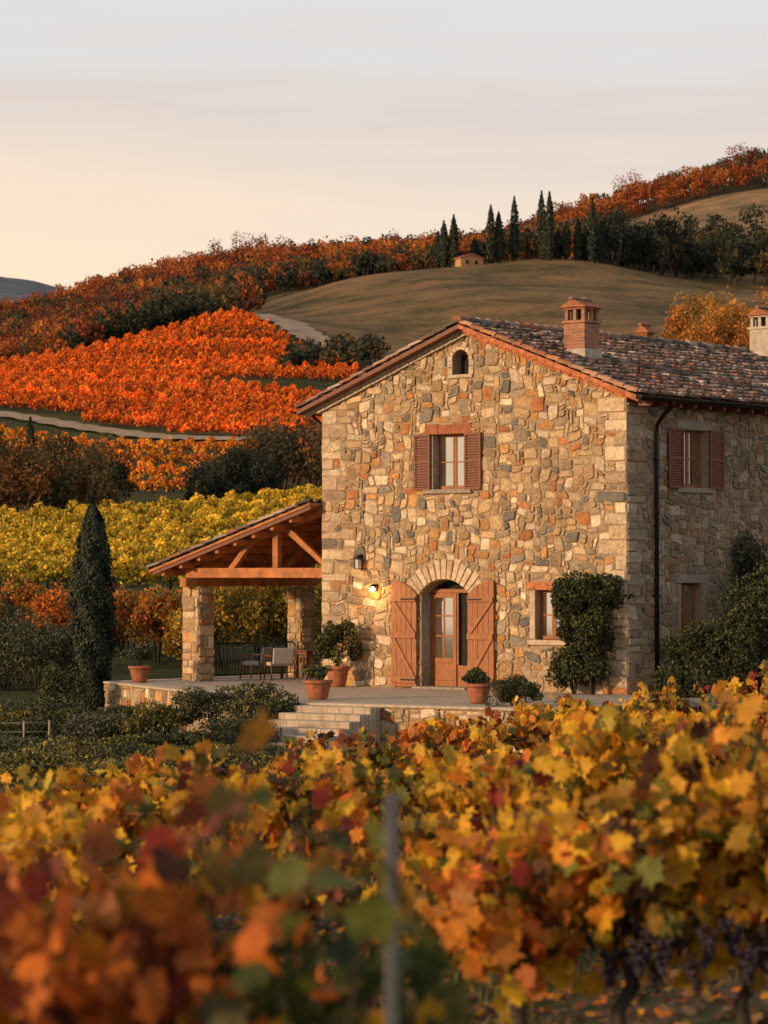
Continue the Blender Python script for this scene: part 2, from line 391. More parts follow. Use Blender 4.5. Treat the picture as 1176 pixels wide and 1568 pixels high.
def cypress(name,x,y,hgt,r,n,leaf,z=None,pw=.62,q=.7):
    z=h(x,y) if z is None else z
    u=rng.beta(1.1,1.15,n); prof=np.sin(np.clip(u*.99+.05,0,1)**pw*math.pi)**q
    a=rng.uniform(0,2*math.pi,n); rr=r*prof*rng.uniform(.6,1.06,n)*(1+.14*np.sin(a*5+u*23)+.08*np.sin(a*3-u*41))
    P=np.stack([x+rr*np.cos(a),y+rr*np.sin(a),z+.15+u*hgt],1)
    nr=np.stack([np.cos(a)+rng.normal(0,.4,n),np.sin(a)+rng.normal(0,.4,n),rng.uniform(-.2,.6,n)],1)
    c=pick([(.022,.034,.016),(.035,.045,.02),(.014,.022,.012)],n)
    e=empty(name); scatter('crown',P,leaf*rng.uniform(.6,1.3,n),c,M_GREEN,FATQ_T,nrm=nr,parent=e)
    tubes('trunk',[([(x,y,z-.2),(x,y,z+hgt*.5),(x,y,z+hgt*.93)],[r*.22,r*.14,.01])],M_BARK,6,e); return e
for p,H,Y in [(671,7,560),(680,8.8,556),(695,9.8,556),(727,5,560),(752,11,557),(764,9.6,558),(788,12.2,560),(830,13,560),(842,13,556),(836,9,558),(868,7,560),(886,7.8,560),(908,12.2,558),(897,6.5,562),(855,5.5,562),(920,7,560)]:
    x,y=pt(p,Y); cypress('cypress_tree',x,y,H,1.0 if H>8 else .9,1300,.42,pw=.75,q=.6)
x,y=pt(142,78); cypress('cypress_tree',x,y,5.6,.56,26000,.08,z=-.95,pw=.86,q=.52)
x,y=pt(46,300); cypress('cypress_tree',x,y,4,.45,900,.3)
e=empty('farmhouse',(*pt(716,556),h(*pt(716,556))-.7),.5)
MO=mat_plain('ochre_render',(.42,.22,.1),.9,1,.2,.1)
prism('walls',[(-2.4,0),(2.4,0),(2.4,1.9),(0,2.6),(-2.4,1.9)],-1.8,1.8,MO,e)
prism('roof_a',[(-2.7,1.8),(0,2.61),(0,2.85),(-2.7,2.04)],-2.0,2.0,M_TERRA,e)
prism('roof_b',[(2.7,1.8),(.001,2.61),(.001,2.85),(2.7,2.04)],-2.0,2.0,M_TERRA,e)
boxes('windows',[(-1.4,-.8,-1.86,-1.75,.8,1.5),(.6,1.2,-1.86,-1.75,.8,1.5)],M_DARK,e)
# ------------------------------------------------------------ house
C0=(5.47,66.0,0.0); ang=math.atan2(-.639,.77)
house=empty('stone_farmhouse',C0,ang)
W=9.08; LEN=17.0; EZ=6.75; SL=.367; RX=-W/2; RZ=EZ+SL*W/2
def w2(s,t,z=0): return (C0[0]-.7695*s+.6386*t, C0[1]+.6386*s+.7695*t, z)
arcR=.975; arcZ=1.615; dcx=-5.25
def arch_poly(cx,hw,zs,R,zc,z0,n=12):
    a=math.asin(min(1,hw/R)); P=[(cx-hw,z0)]
    for i in range(n+1):
        t=-a+2*a*i/n; P.append((cx+R*math.sin(t),zc+R*math.cos(t)))
    P.append((cx+hw,z0)); return P
walls=prism('walls',[(-W,-1.2),(0,-1.2),(0,EZ),(RX,RZ),(-W,EZ)],0,LEN,M_MORTAR,house)
cut=[]
cut.append(prism('c',arch_poly(dcx,.74,0,arcR,arcZ,0.0),-.3,.5,M_MORTAR,house))
cut.append(prism('c',arch_poly(-4.74,.24,0,.24,7.76,7.42),-.3,.35,M_MORTAR,house))
cut.append(prism('c',[(-5.61,4.72),(-4.61,4.72),(-4.61,6.02),(-5.61,6.02)],-.3,.3,M_MORTAR,house))
cut.append(prism('c',[(-2.55,1.2),(-1.8,1.2),(-1.8,2.34),(-2.55,2.34)],-.3,.28,M_MORTAR,house))
cut.append(prism('c',[(2.2,4.72),(3.25,4.72),(3.25,6.05),(2.2,6.05)],-.28,.3,M_MORTAR,house,axis='x'))
cut.append(prism('c',[(2.15,1.15),(3.0,1.15),(3.0,2.5),(2.15,2.5)],-.28,.3,M_MORTAR,house,axis='x'))
for c in cut:
    m=walls.modifiers.new('b','BOOLEAN'); m.object=c; m.operation='DIFFERENCE'; m.solver='EXACT'
bpy.context.view_layer.update()
dg=bpy.context.evaluated_depsgraph_get(); me=bpy.data.meshes.new_from_object(walls.evaluated_get(dg))
walls.modifiers.clear(); walls.data=me
for c in cut: bpy.data.objects.remove(c)
SPAL=[(.46,.34,.20),(.52,.405,.265),(.40,.27,.15),(.47,.265,.11),(.42,.18,.07),(.24,.205,.165),(.18,.17,.15),(.64,.53,.385),(.31,.22,.145),(.34,.28,.21),(.50,.36,.22)]
SW=[4.5,4,3.2,2.8,1.5,1.5,1.3,3.2,1.8,2.0,3]
def stones(name,O,U,Nn,Wd,z0,z1,blocked,parent,ql=0,qr=0,ztop=None,cw=.1,ch=.085,cool=0,amp=.03):
    O=np.array(O,float);U=np.array(U,float);Nn=np.array(Nn,float)
    nx=max(1,int(round(Wd/cw))); nz=max(1,int(round((z1-z0)/ch))); cw=Wd/nx; ch=(z1-z0)/nz
    occ=np.zeros((nz,nx),bool)
    for j in range(nz):
        for i in range(nx):
            if blocked and blocked((i+.5)*cw,z0+(j+.5)*ch): occ[j,i]=True
    R=[]
    def put(i,j,w,hh,q):
        w=min(w,nx-i); hh=min(hh,nz-j)
        if w<1 or hh<1 or occ[j,i]: return
        while w>1 and occ[j,i:i+w].any(): w-=1
        while hh>1 and occ[j:j+hh,i:i+w].any(): hh-=1
        occ[j:j+hh,i:i+w]=True; R.append((i,j,w,hh,q))
    for side,on in ((0,ql),(1,qr)):
        if on:
            j=0;a=0
            while j<nz:
                hh=random.choice([2,3,3,4]); w=(7,4)[a%2]+random.choice([-1,0,1]); a+=1
                put(0 if side==0 else nx-w,j,w,hh,1 if random.random()<.85 else 0); j+=hh
    for j in range(nz):
        for i in range(nx):
            if not occ[j,i]:
                big=random.random()
                if big<.26: w,hh=random.choice([(4,3),(5,3),(4,2),(5,2),(3,4),(4,4)])
                elif big<.72: w,hh=random.choice([(3,2),(2,2),(3,3),(2,3),(4,2),(3,2)])
                else: w,hh=random.choice([(2,1),(3,1),(1,2),(1,1),(2,2),(2,1)])
                put(i,j,w,hh,0)
    V=[];F=[];Cc=[]
    for (i,j,w,hh,q) in R:
        x0,x1=i*cw,(i+w)*cw; a0,a1=z0+j*ch,z0+(j+hh)*ch
        g=random.uniform(.003,.009) if q else random.uniform(.005,.021); x0+=g;x1-=g;a0+=g;a1-=g
        if x1-x0<.02 or a1-a0<.02: continue
        m=min(x1-x0,a1-a0)
        k=lambda:random.choice([.1,.16,.24,.36])*m*(.3 if q else 1)*random.uniform(.6,1.2)
        P=[(x0+k(),a0),(x1-k(),a0),(x1,a0+k()),(x1,a1-k()),(x1-k(),a1),(x0+k(),a1),(x0,a1-k()),(x0,a0+k())]
        jj=.005 if q else .014
        P=[(p+random.uniform(-jj,jj),r+random.uniform(-jj,jj)) for p,r in P]
        ed=0 if q else amp
        Q=[]
        for p,r in P:
            e=ed*min(1,p/.3,(Wd-p)/.3) if not q else 0
            p2=p+e*math.sin(r*5.1+p*1.7)+e*.8*math.sin(r*11+p*3.0); r2=r+e*math.sin(p*4.3+r*2)+e*.9*math.sin(p*9.7-r*3)
            p2=min(max(p2,.0),Wd)
            if ztop is not None: r2=min(r2,ztop(p2))
            Q.append((p2,r2))
        cx=sum(p for p,_ in Q)/8; cz=sum(r for _,r in Q)/8
        d=random.uniform(.01,.045); tx,tz=random.uniform(-.16,.16),random.uniform(-.16,.16)
        b=len(V); ins=.82 if m<.14 else .89
        for p,r in Q: V.append(O+U*p+np.array([0,0,r])+Nn*.001)
        for p,r in Q:
            p3=cx+(p-cx)*ins; r3=cz+(r-cz)*ins
            V.append(O+U*p3+np.array([0,0,r3])+Nn*(d+tx*(p3-cx)*.5+tz*(r3-cz)*.5+random.uniform(-.006,.006)))
        V.append(O+U*(cx+random.uniform(-.03,.03))+np.array([0,0,cz+random.uniform(-.03,.03)])+Nn*(d+random.uniform(-.004,.018)))
        F+=[(b+t,b+(t+1)%8,b+8+(t+1)%8,b+8+t) for t in range(8)]+[(b+8+t,b+8+(t+1)%8,b+16) for t in range(8)]
        if q: c=np.array(random.choice([(.60,.48,.34),(.54,.43,.30),(.64,.53,.39),(.50,.38,.26)]))
        else: c=np.array(random.choices(SPAL,SW)[0])
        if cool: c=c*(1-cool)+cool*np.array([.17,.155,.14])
        c=c*random.uniform(.78,1.18); Cc+=[c*.8]*8+[c*random.uniform(.9,1.1) for _ in range(9)]
    return mesh_obj(name,V,F,M_STONE,parent,cols=Cc)
def blk_f(u,z):
    x=u-W
    if abs(x-dcx)<.76 and z<2.4: return True
    dx=x-dcx; dz=z-arcZ; r=math.hypot(dx,dz)
    if r<arcR+.50 and dz>0 and abs(math.atan2(dx,dz))<math.radians(56): return True
    if -5.75<x<-4.45 and 4.55<z<6.3: return True
    if -2.72<x<-1.62 and 1.05<z<2.55: return True
    if abs(x+4.74)<.4 and 7.3<z<8.2 and math.hypot(x+4.74,max(0,z-7.76))<.42: return True
    return False
stones('facade_stones',(-W,0,0),(1,0,0),(0,-1,0),W,0,RZ,blk_f,house,ql=1,qr=1,ztop=lambda p:EZ+SL*(W/2-abs(p-W/2))-.02)
def blk_s(u,z):
    return (2.05<u<3.4 and 4.55<z<6.25) or (2.0<u<3.15 and 1.0<z<2.7)
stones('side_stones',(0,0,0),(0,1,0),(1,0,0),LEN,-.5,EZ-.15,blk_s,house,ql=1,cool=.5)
stones('back_side_stones',(-W,LEN,0),(0,-1,0),(-1,0,0),LEN,-.5,EZ-.1,None,house,cw=.16,ch=.14,ql=1,qr=1)
def voussoirs(name,cx,cz,R0,R1,amax,n,par):
    V=[];F=[];Cc=[]
    for i in range(n):
        a0=-amax+2*amax*i/n+.008; a1=-amax+2*amax*(i+1)/n-.008; ro=R1+random.uniform(-.08,.06); b=len(V); d=random.uniform(.03,.055)
        for yy,ins in ((-.001,0),(-d,.01)):
            for a,r in ((a0+ins,R0+ins),(a1-ins,R0+ins),(a1-ins,ro-ins),(a0+ins,ro-ins)): V.append((cx+r*math.sin(a),yy,cz+r*math.cos(a)))
        F+=[(b+t,b+(t+1)%4,b+4+(t+1)%4,b+4+t) for t in range(4)]+[(b+4,b+5,b+6,b+7)]
        c=np.array(random.choice([(.62,.50,.35),(.56,.45,.31),(.66,.54,.39),(.56,.42,.27)])); Cc+=[c]*8
    return mesh_obj(name,V,F,M_STONE,par,cols=Cc)
voussoirs('door_arch',dcx,arcZ,arcR+.005,arcR+.50,math.radians(54),13,house)
voussoirs('niche_arch',-4.74,7.76,.245,.40,math.radians(92),9,house)
boxes('niche_jambs',[(-5.12,-4.985,-.04,.0,7.42,7.58),(-5.14,-4.985,-.035,.0,7.6,7.75),(-4.495,-4.36,-.04,0,7.42,7.6),(-4.495,-4.35,-.035,0,7.62,7.75),(-5.1,-4.38,-.06,.06,7.34,7.42)],M_CREAM,house,.01)
boxes('niche_void',[(-4.97,-4.51,.3,.34,7.43,7.9)],M_DARK,house)
boxes('upper_window_stone',[(-5.75,-5.62,-.035,.02,4.74,5.98),(-4.6,-4.47,-.035,.02,4.74,5.98),(-5.85,-4.4,-.09,.25,4.62,4.72)],M_GREY,house,.012)
boxes('upper_window_reveal',[(-5.609,-5.58,-.02,.28,4.73,6.0)],M_GREY,house)
boxes('upper_lintel',[(-5.82,-5.42,-.045,.1,6.025,6.27),(-5.41,-5.0,-.04,.1,6.025,6.25),(-4.99,-4.42,-.045,.1,6.025,6.28)],M_TERRA,house,.012)
boxes('lower_window_frame',[(-2.72,-2.56,-.035,.02,1.22,2.34),(-1.79,-1.62,-.035,.02,1.22,2.34),(-2.76,-1.6,-.08,.2,1.08,1.2)],M_CREAM,house,.012)
boxes('lower_lintel',[(-2.78,-1.58,-.06,.12,2.345,2.53)],M_BRICK,house,.015)
boxes('side_window_stone',[(-.02,.035,2.06,2.19,4.74,6.04),(-.02,.035,3.26,3.39,4.74,6.04),(-.2,.08,1.98,3.45,4.6,4.72),(-.1,.04,1.98,3.45,6.055,6.27),(-.02,.035,2.0,2.14,1.17,2.48),(-.02,.035,3.01,3.15,1.17,2.48),(-.2,.07,1.95,3.2,1.03,1.15),(-.1,.04,1.95,3.2,2.505,2.7)],M_GREY,house,.012)
def casement(nm,a0,a1,z0,z1,d,axis):
    fr=[]; mid=(a0+a1)/2; t=.055
    def B(p0,p1,q0,q1,y0,y1):
        return (p0,p1,y0,y1,q0,q1) if axis=='y' else (-y1,-y0,p0,p1,q0,q1)
    for l,r in ((a0,mid-.003),(mid+.003,a1)):
        fr+=[B(l,l+t,z0,z1,d,d+.06),B(r-t,r,z0,z1,d,d+.06),B(l+t+.001,r-t-.001,z0,z0+t+.03,d,d+.06),B(l+t+.001,r-t-.001,z1-t,z1,d,d+.06),B(l+t+.001,r-t-.001,(z0+z1)/2-.015,(z0+z1)/2+.015,d+.004,d+.05)]
    boxes(nm+'_frame',fr,M_WOOD,house,.006)
    boxes(nm+'_glass',[B(a0+.05,mid-.05,z0+.08,z1-.05,d+.022,d+.03),B(mid+.05,a1-.05,z0+.08,z1-.05,d+.02,d+.028)],M_GLASS,house)
casement('upper_window',-5.575,-4.615,4.725,6.015,.2,'y')
casement('lower_window',-2.545,-1.805,1.205,2.335,.18,'y')
casement('side_upper_window',2.205,3.245,4.725,6.045,.18,'x')
casement('side_lower_window',2.155,2.995,1.155,2.495,.18,'x')
def louvre(nm,a0,a1,z0,z1,axis,off=.05):
    L=[]; t=.06
    def B(p0,p1,q0,q1,y0,y1): return (p0,p1,-y1,-y0,q0,q1) if axis=='y' else (y0,y1,p0,p1,q0,q1)
    L+=[B(a0,a0+t,z0,z1,off,off+.045),B(a1-t,a1,z0,z1,off,off+.045),B(a0+t,a1-t,z0,z0+t,off,off+.045),B(a0+t,a1-t,z1-t,z1,off,off+.045),B(a0+t,a1-t,(z0+z1)/2-.03,(z0+z1)/2+.03,off,off+.045)]
    z=z0+t+.02
    while z<z1-t-.03:
        if abs(z-(z0+z1)/2)>.045: L.append(B(a0+t,a1-t,z,z+.03,off+.008,off+.04))
        z+=.062
    L.append(B(a0+t,a1-t,z0+t,z1-t,off+.001,off+.006))
    boxes(nm,L,M_WOODD,house,.004)
louvre('shutter_1',-6.12,-5.63,4.7,6.04,'y'); louvre('shutter_2',-4.59,-4.1,4.7,6.04,'y')
louvre('shutter_3',1.57,2.18,4.7,6.08,'x'); louvre('shutter_4',3.27,3.88,4.7,6.08,'x')
def plank_leaf(nm,x0,x1,hinge_right):
    y0,y1=-.115,-.06; npl=5; w=(x1-x0)/npl
    def top(x):
        d=(x1-x) if hinge_right else (x-x0)
        dd=.74-min(.74,d*.74/(x1-x0)); return arcZ+math.sqrt(max(0,arcR**2-dd**2))-.02
    for i in range(npl):
        a=x0+i*w+.006; b=x0+(i+1)*w-.006
        prism(nm+'_plank',[(a,.03),(b,.03),(b,top(b)),(a,top(a))],y0+random.uniform(0,.008),y1,M_WOOD,house)
    boxes(nm+'_rails',[(x0+.01,x1-.01,y0-.035,y0-.001,z,z2) for z,z2 in ((.12,.28),(1.18,1.32),(2.06,2.18))],M_WOOD,house,.006)
    for za,zb in ((.28,1.18),(1.32,2.06)):
        s=.11
        a,b=(x0+.02,x1-.02) if hinge_right else (x1-.02,x0+.02)
        prism(nm+'_brace',[(a,zb),(a+(s if b>a else -s),zb),(b,za),(b-(s if b>a else -s),za)],y0-.03,y0-.002,M_WOOD,house)
    boxes(nm+'_hinges',[((x1-.45) if hinge_right else x0,x1 if hinge_right else x0+.45,y0-.045,y0-.036,z,z+.04) for z in (.18,2.1)],M_IRON,house)
plank_leaf('door_leaf_a',-6.79,-6.02,True); plank_leaf('door_leaf_b',-4.48,-3.70,False)
boxes('door_void',[(-5.985,-4.515,.47,.495,.01,2.55)],M_DARK,house)
boxes('door_jamb',[(-5.989,-5.95,.0,.38,.0,2.2)],M_GREY,house)
gx0,gx1=-5.94,-5.18
boxes('glazed_door',[(gx0,gx0+.1,.36,.42,.02,2.25),(gx1-.1,gx1,.36,.42,.02,2.3),(gx0+.101,gx1-.101,.36,.42,.02,.18),(gx0+.101,gx1-.101,.37,.41,.18,.6),(gx0+.101,gx1-.101,.36,.42,.6,.72),(gx0+.101,gx1-.101,.36,.42,2.15,2.27),(gx0+.101,gx1-.101,.37,.41,1.22,1.26),(gx0+.101,gx1-.101,.37,.41,1.7,1.74),((gx0+gx1)/2-.02,(gx0+gx1)/2+.02,.372,.408,.72,2.15),
 (gx1+.001,-4.6,.4,.44,.02,.55),(-4.6,-4.52,.36,.42,.02,2.25),(-5.98,-4.52,.34,.46,2.27,2.36),(gx1+.001,gx1+.05,.38,.44,.55,2.27)],M_WOOD,house,.006)
boxes('door_glass',[(gx0+.1,gx1-.1,.386,.394,.72,2.15)],M_GLASS,house)
boxes('door_step',[(-6.05,-4.45,-.25,.3,-.05,.05)],M_GREY,house,.015)
TP=[(.20,.12,.085),(.27,.165,.12),(.14,.10,.08),(.34,.20,.14),(.09,.08,.07),(.32,.13,.07),(.24,.20,.17),(.44,.32,.25)]
def tiles(name,O,A,D,LA,LD,par,base=True,tw=.23,ex=.34,seg=5):
    O=np.array(O,float);A=np.array(A,float);D=np.array(D,float);Nr=np.cross(A,D); Nr=Nr/np.linalg.norm(Nr); Nr=Nr if Nr[2]>0 else -Nr
    V=[];F=[];Cc=[]; na=int(LA/tw); nd=int(LD/ex)+1
    for i in range(na):
        for j in range(nd):
            a=(i+.5)*tw+random.uniform(-.03,.03); d0=j*ex-.04+random.uniform(-.05,.05); d1=min(d0+ex+.08,LD+.06); 
            lift0=.005; lift1=.05+random.uniform(0,.045); skew=random.uniform(-.03,.03); b=len(V); c=np.array(random.choices(TP,[4,3,3,2,2.4,1.4,2,1.4])[0])*random.uniform(.7,1.3)
            for d,l,r,sk in ((d0,lift0,.085,0),(d1,lift1,.105,skew)):
                for k in range(seg+1):
                    t=math.pi*k/seg; V.append(O+A*(a+sk-math.cos(t)*r)+D*d+Nr*(l+math.sin(t)*r*.8)); Cc.append(c)
            for k in range(seg):
                F.append((b+k,b+k+1,b+seg+2+k,b+seg+1+k))
            F.append(tuple(b+seg+1+k for k in range(seg+1)))
    if base:
        b=len(V)
        for (a,d) in ((0,0),(LA,0),(LA,LD),(0,LD)): V.append(O+A*a+D*d+Nr*.004); Cc.append(np.array([.08,.055,.04]))
        F.append((b,b+1,b+2,b+3))
    return mesh_obj(name,V,F,M_TILE,par,cols=Cc)
OH=.5; FO=.38
cs=math.cos(math.atan(SL)); sn=math.sin(math.atan(SL))
LD=(W/2+OH)/cs; rz0=RZ+.16
def slab(name,x0,x1,y0,y1,zf0,zf1,th,mat,par):
    return prism(name,[(x0,zf0),(x1,zf1),(x1,zf1-th),(x0,zf0-th)],y0,y1,mat,par)
xe=OH; zr=rz0; ze=rz0-SL*(W/2+OH)
slab('roof_deck_right',RX,xe,-FO,LEN+.4,zr,ze,.10,M_BRICK,house)
slab('roof_deck_left',RX,-W-OH,-FO,LEN+.4,zr,ze,.10,M_WOODD,house)
tiles('roof_tiles_right',(RX,-FO,zr),(0,1,0),(cs,0,-sn),LEN+.8,LD,house)
tiles('roof_tiles_left',(RX,-FO,zr),(0,1,0),(-cs,0,-sn),LEN+.8,LD,house)
def line_tiles(name,P0,P1,r,n,par,pal=TP):
    P0=np.array(P0,float);P1=np.array(P1,float); D=(P1-P0); L=np.linalg.norm(D); D/=L
    S=np.cross(D,[0,0,1.]); S/=np.linalg.norm(S); U=np.cross(S,D); V=[];F=[];Cc=[]; st=L/n
    for i in range(n):
        c=np.array(random.choice(pal))*random.uniform(.8,1.2); b=len(V); jx=random.uniform(-.015,.015)
        for d,rr,l in ((i*st-.03,r*.85,0),((i+1)*st+.03,r,.025)):
            for k in range(9):
                t=-.25+(math.pi+.5)*k/8; V.append(P0+D*d+S*(math.cos(t)*rr+jx)+U*(math.sin(t)*rr*.8+l)); Cc.append(c)
        F+=[(b+k,b+k+1,b+10+k,b+9+k) for k in range(8)]+[tuple(b+9+k for k in range(9)),tuple(b+k for k in range(9))[::-1]]
    return mesh_obj(name,V,F,M_TILE,par,cols=Cc)
VP=[(.42,.18,.09),(.48,.25,.15),(.34,.13,.07),(.34,.20,.13)]
line_tiles('ridge_tiles',(RX,LEN+.3,zr+.08),(RX,-FO-.02,zr+.08),.13,46,house)
line_tiles('verge_right',(RX,-FO+.05,zr+.06),(xe,-FO+.05,ze+.06),.09,14,house,VP)
line_tiles('verge_left',(RX,-FO+.05,zr+.06),(-W-OH,-FO+.05,ze+.06),.09,14,house,TP)
for nm,s in (('verge_bricks_right',1),('verge_bricks_left',-1)):
    nb=38; x0=RX; Lb=(W/2+OH-.02)
    for rowi,(zo,yo,lim) in enumerate(((.101,-.22 if s>0 else -.14,1.0),(.175,-.11,.93))):
        V=[];F=[]
        for i in range(nb):
            a=Lb*i/nb; b_=Lb*(i+1)/nb-.012
            if b_/Lb>lim: break
            dd=yo+random.uniform(-.012,.012); bb=len(V)
            for yy in (dd,.02):
                for xx,dz in ((a,0),(b_,0),(b_,-.065),(a,-.065)): V.append((x0+s*xx,yy,zr-zo-SL*xx+dz))
            F+=[(bb,bb+1,bb+2,bb+3),(bb+7,bb+6,bb+5,bb+4)]+[(bb+t,bb+4+t,bb+4+(t+1)%4,bb+(t+1)%4) for t in range(4)]
        mesh_obj(nm+'_%d'%rowi,V,F,M_BRICK if s>0 else M_CREAM,house)
boxes('rafter_tails',[(.02,xe-.06,y,y+.09,ze-.21,ze-.09) for y in np.arange(.3,LEN,.6)],M_WOODD,house)
V=[]
for y in (-.35,LEN+.3):
    for k in range(9):
        t=math.pi*k/8; V.append((xe+.07-math.cos(t)*.075,y,ze-.02-math.sin(t)*.075))
g=mesh_obj('gutter',V,[(k,k+1,k+10,k+9) for k in range(8)],M_IRON,house); sm=g.modifiers.new('s','SOLIDIFY'); sm.thickness=.012
tubes('downpipe',[([(xe+.07,1.02,ze-.08),(xe+.06,1.02,ze-.2),(.3,1.04,ze-.38),(.10,1.06,ze-.62),(.09,1.06,ze-.8),(.09,1.06,.0)],.048)],M_IRON,10,house)
boxes('pipe_brackets',[(.0,.15,1.0,1.12,z,z+.04) for z in (.6,2.2,3.8,5.3)],M_IRON,house)
V=[]
for y in (-.35,1.5):
    for k in range(9):
        t=math.pi*k/8; V.append((-W-OH-.07+math.cos(t)*.075,y,ze-.02-math.sin(t)*.075))
g=mesh_obj('gutter_left',V,[(k,k+1,k+10,k+9) for k in range(8)],M_IRON,house); sm=g.modifiers.new('s','SOLIDIFY'); sm.thickness=.012
tubes('downpipe_left',[([(-W-OH-.07,.25,ze-.08),(-W-.3,.28,ze-.3),(-W-.09,.3,ze-.5),(-W-.09,.3,3.6)],.04)],M_IRON,8,house)
def brickmat():
    m,nt,b=new_mat('chimney_bricks'); co=N(nt,'ShaderNodeTexCoord').outputs['Object']
    sx=N(nt,'ShaderNodeSeparateXYZ'); nt.links.new(co,sx.inputs[0]); ad=N(nt,'ShaderNodeMath',operation='ADD'); nt.links.new(sx.outputs[0],ad.inputs[0]); nt.links.new(sx.outputs[1],ad.inputs[1])
    cb=N(nt,'ShaderNodeCombineXYZ'); nt.links.new(ad.outputs[0],cb.inputs[0]); nt.links.new(sx.outputs[2],cb.inputs[1])
    br=N(nt,'ShaderNodeTexBrick'); br.inputs['Scale'].default_value=1; br.inputs['Brick Width'].default_value=.24; br.inputs['Row Height'].default_value=.07; br.inputs['Mortar Size'].default_value=.008
    br.inputs['Color1'].default_value=(.40,.15,.07,1); br.inputs['Color2'].default_value=(.26,.10,.055,1); br.inputs['Mortar'].default_value=(.3,.24,.18,1)
    nt.links.new(cb.outputs[0],br.inputs['Vector']); f=noise(nt,6,6,vec=co)
    c=mixc(nt,'MULTIPLY',1,br.outputs['Color'],ramp(nt,f,[(.3,(.6,.6,.6)),(.7,(1.25,1.2,1.15))])); nt.links.new(c,b.inputs['Base Color']); b.inputs['Roughness'].default_value=.9; bump(nt,b,br.outputs['Fac'],-.5,.01); return m
M_CHB=brickmat()
def chimney(nm,x,y,w,z0,z1,mat):
    hw=w/2; zb=z1-.62
    boxes(nm+'_stack',[(x-hw,x+hw,y-hw,y+hw,z0,zb),(x-hw-.04,x+hw+.04,y-hw-.04,y+hw+.04,zb+.001,zb+.07)],mat,house,.01)
    L=[]
    for a in (-1,0,1):
        for b in (-1,0,1):
            if a==0 and b==0: continue
            L.append((x+a*(hw-.06)-.045,x+a*(hw-.06)+.045,y+b*(hw-.06)-.045,y+b*(hw-.06)+.045,zb+.071,zb+.32))
    L.append((x-hw-.02,x+hw+.02,y-hw-.02,y+hw+.02,zb+.321,zb+.37))
    boxes(nm+'_lantern',L,mat,house,.005)
    boxes(nm+'_flue',[(x-hw+.13,x+hw-.13,y-hw+.13,y+hw-.13,zb+.05,zb+.32)],M_DARK,house)
    t=zb+.371
    prism(nm+'_cap',[(x-hw-.1,t),(x+hw+.1,t),(x,t+.2)],y-hw-.08,y+hw+.08,M_TERRA,house)
    line_tiles(nm+'_cap_tiles',(x,y-hw-.1,t+.2),(x,y+hw+.1,t+.2),.06,3,house,VP)
    boxes(nm+'_flashing',[(x-hw-.05,x+hw+.05,y-hw-.05,y+hw+.05,z0,z0+.42)],M_PLAST,house,.01)
chimney('chimney_brick',-2.33,1.5,.6,7.55,9.2,M_CHB)
chimney('chimney_plaster',-4.1,12.3,.6,8.2,9.85,M_PLAST)
chimney('chimney_small',-5.2,8.3,.3,8.2,9.2,M_TERRA)
tubes('vent_pipe',[([(-.9,1.8,7.0),(-.9,1.8,7.55)],.03)],M_IRON,6,house)
lamp=empty('wall_lantern',w2(7.78,-.0,2.95),ang)
boxes('bracket',[(-.03,.03,-.16,0,.2,.23),(-.05,.05,-.05,-.04,.05,.26)],M_IRON,lamp)
boxes('cage',[(-.08,.08,-.24,-.08,-.12,-.1),(-.08,-.065,-.24,-.225,-.1,.12),(.065,.08,-.24,-.225,-.1,.12),(-.08,-.065,-.095,-.08,-.1,.12),(.065,.08,-.095,-.08,-.1,.12)],M_IRON,lamp)
lathe('hood',[(.12,.12),(.13,.13),(.05,.2),(.0,.24)],(0,-.16,0),M_IRON,lamp,8)
boxes('lens',[(-.06,.06,-.22,-.1,-.1,.11)],M_GLASS,lamp)
lamp=empty('wall_lamp',w2(7.33,0,2.35),ang)
boxes('backplate',[(-.05,.05,-.075,-.04,-.05,.12)],M_IRON,lamp)
tubes('arm',[([(0,-.06,.08),(0,-.13,.12),(0,-.17,.1)],.012)],M_IRON,6,lamp)
lathe('shade',[(.02,.1),(.05,.08),(.085,.05),(.088,.05),(.05,.09),(.02,.11)],(0,-.17,0),M_IRON,lamp,12)
lathe('bulb',[(.001,-.06),(.045,-.045),(.065,0),(.045,.04),(.015,.07)],(0,-.17,0),M_BULB,lamp,12)
L=bpy.data.lights.new('lamp_light','POINT'); L.energy=24; L.color=(1,.5,.18); L.shadow_soft_size=.06
lo=link(bpy.data.objects.new('lamp_light',L),lamp); lo.location=(0,-.34,-.08)
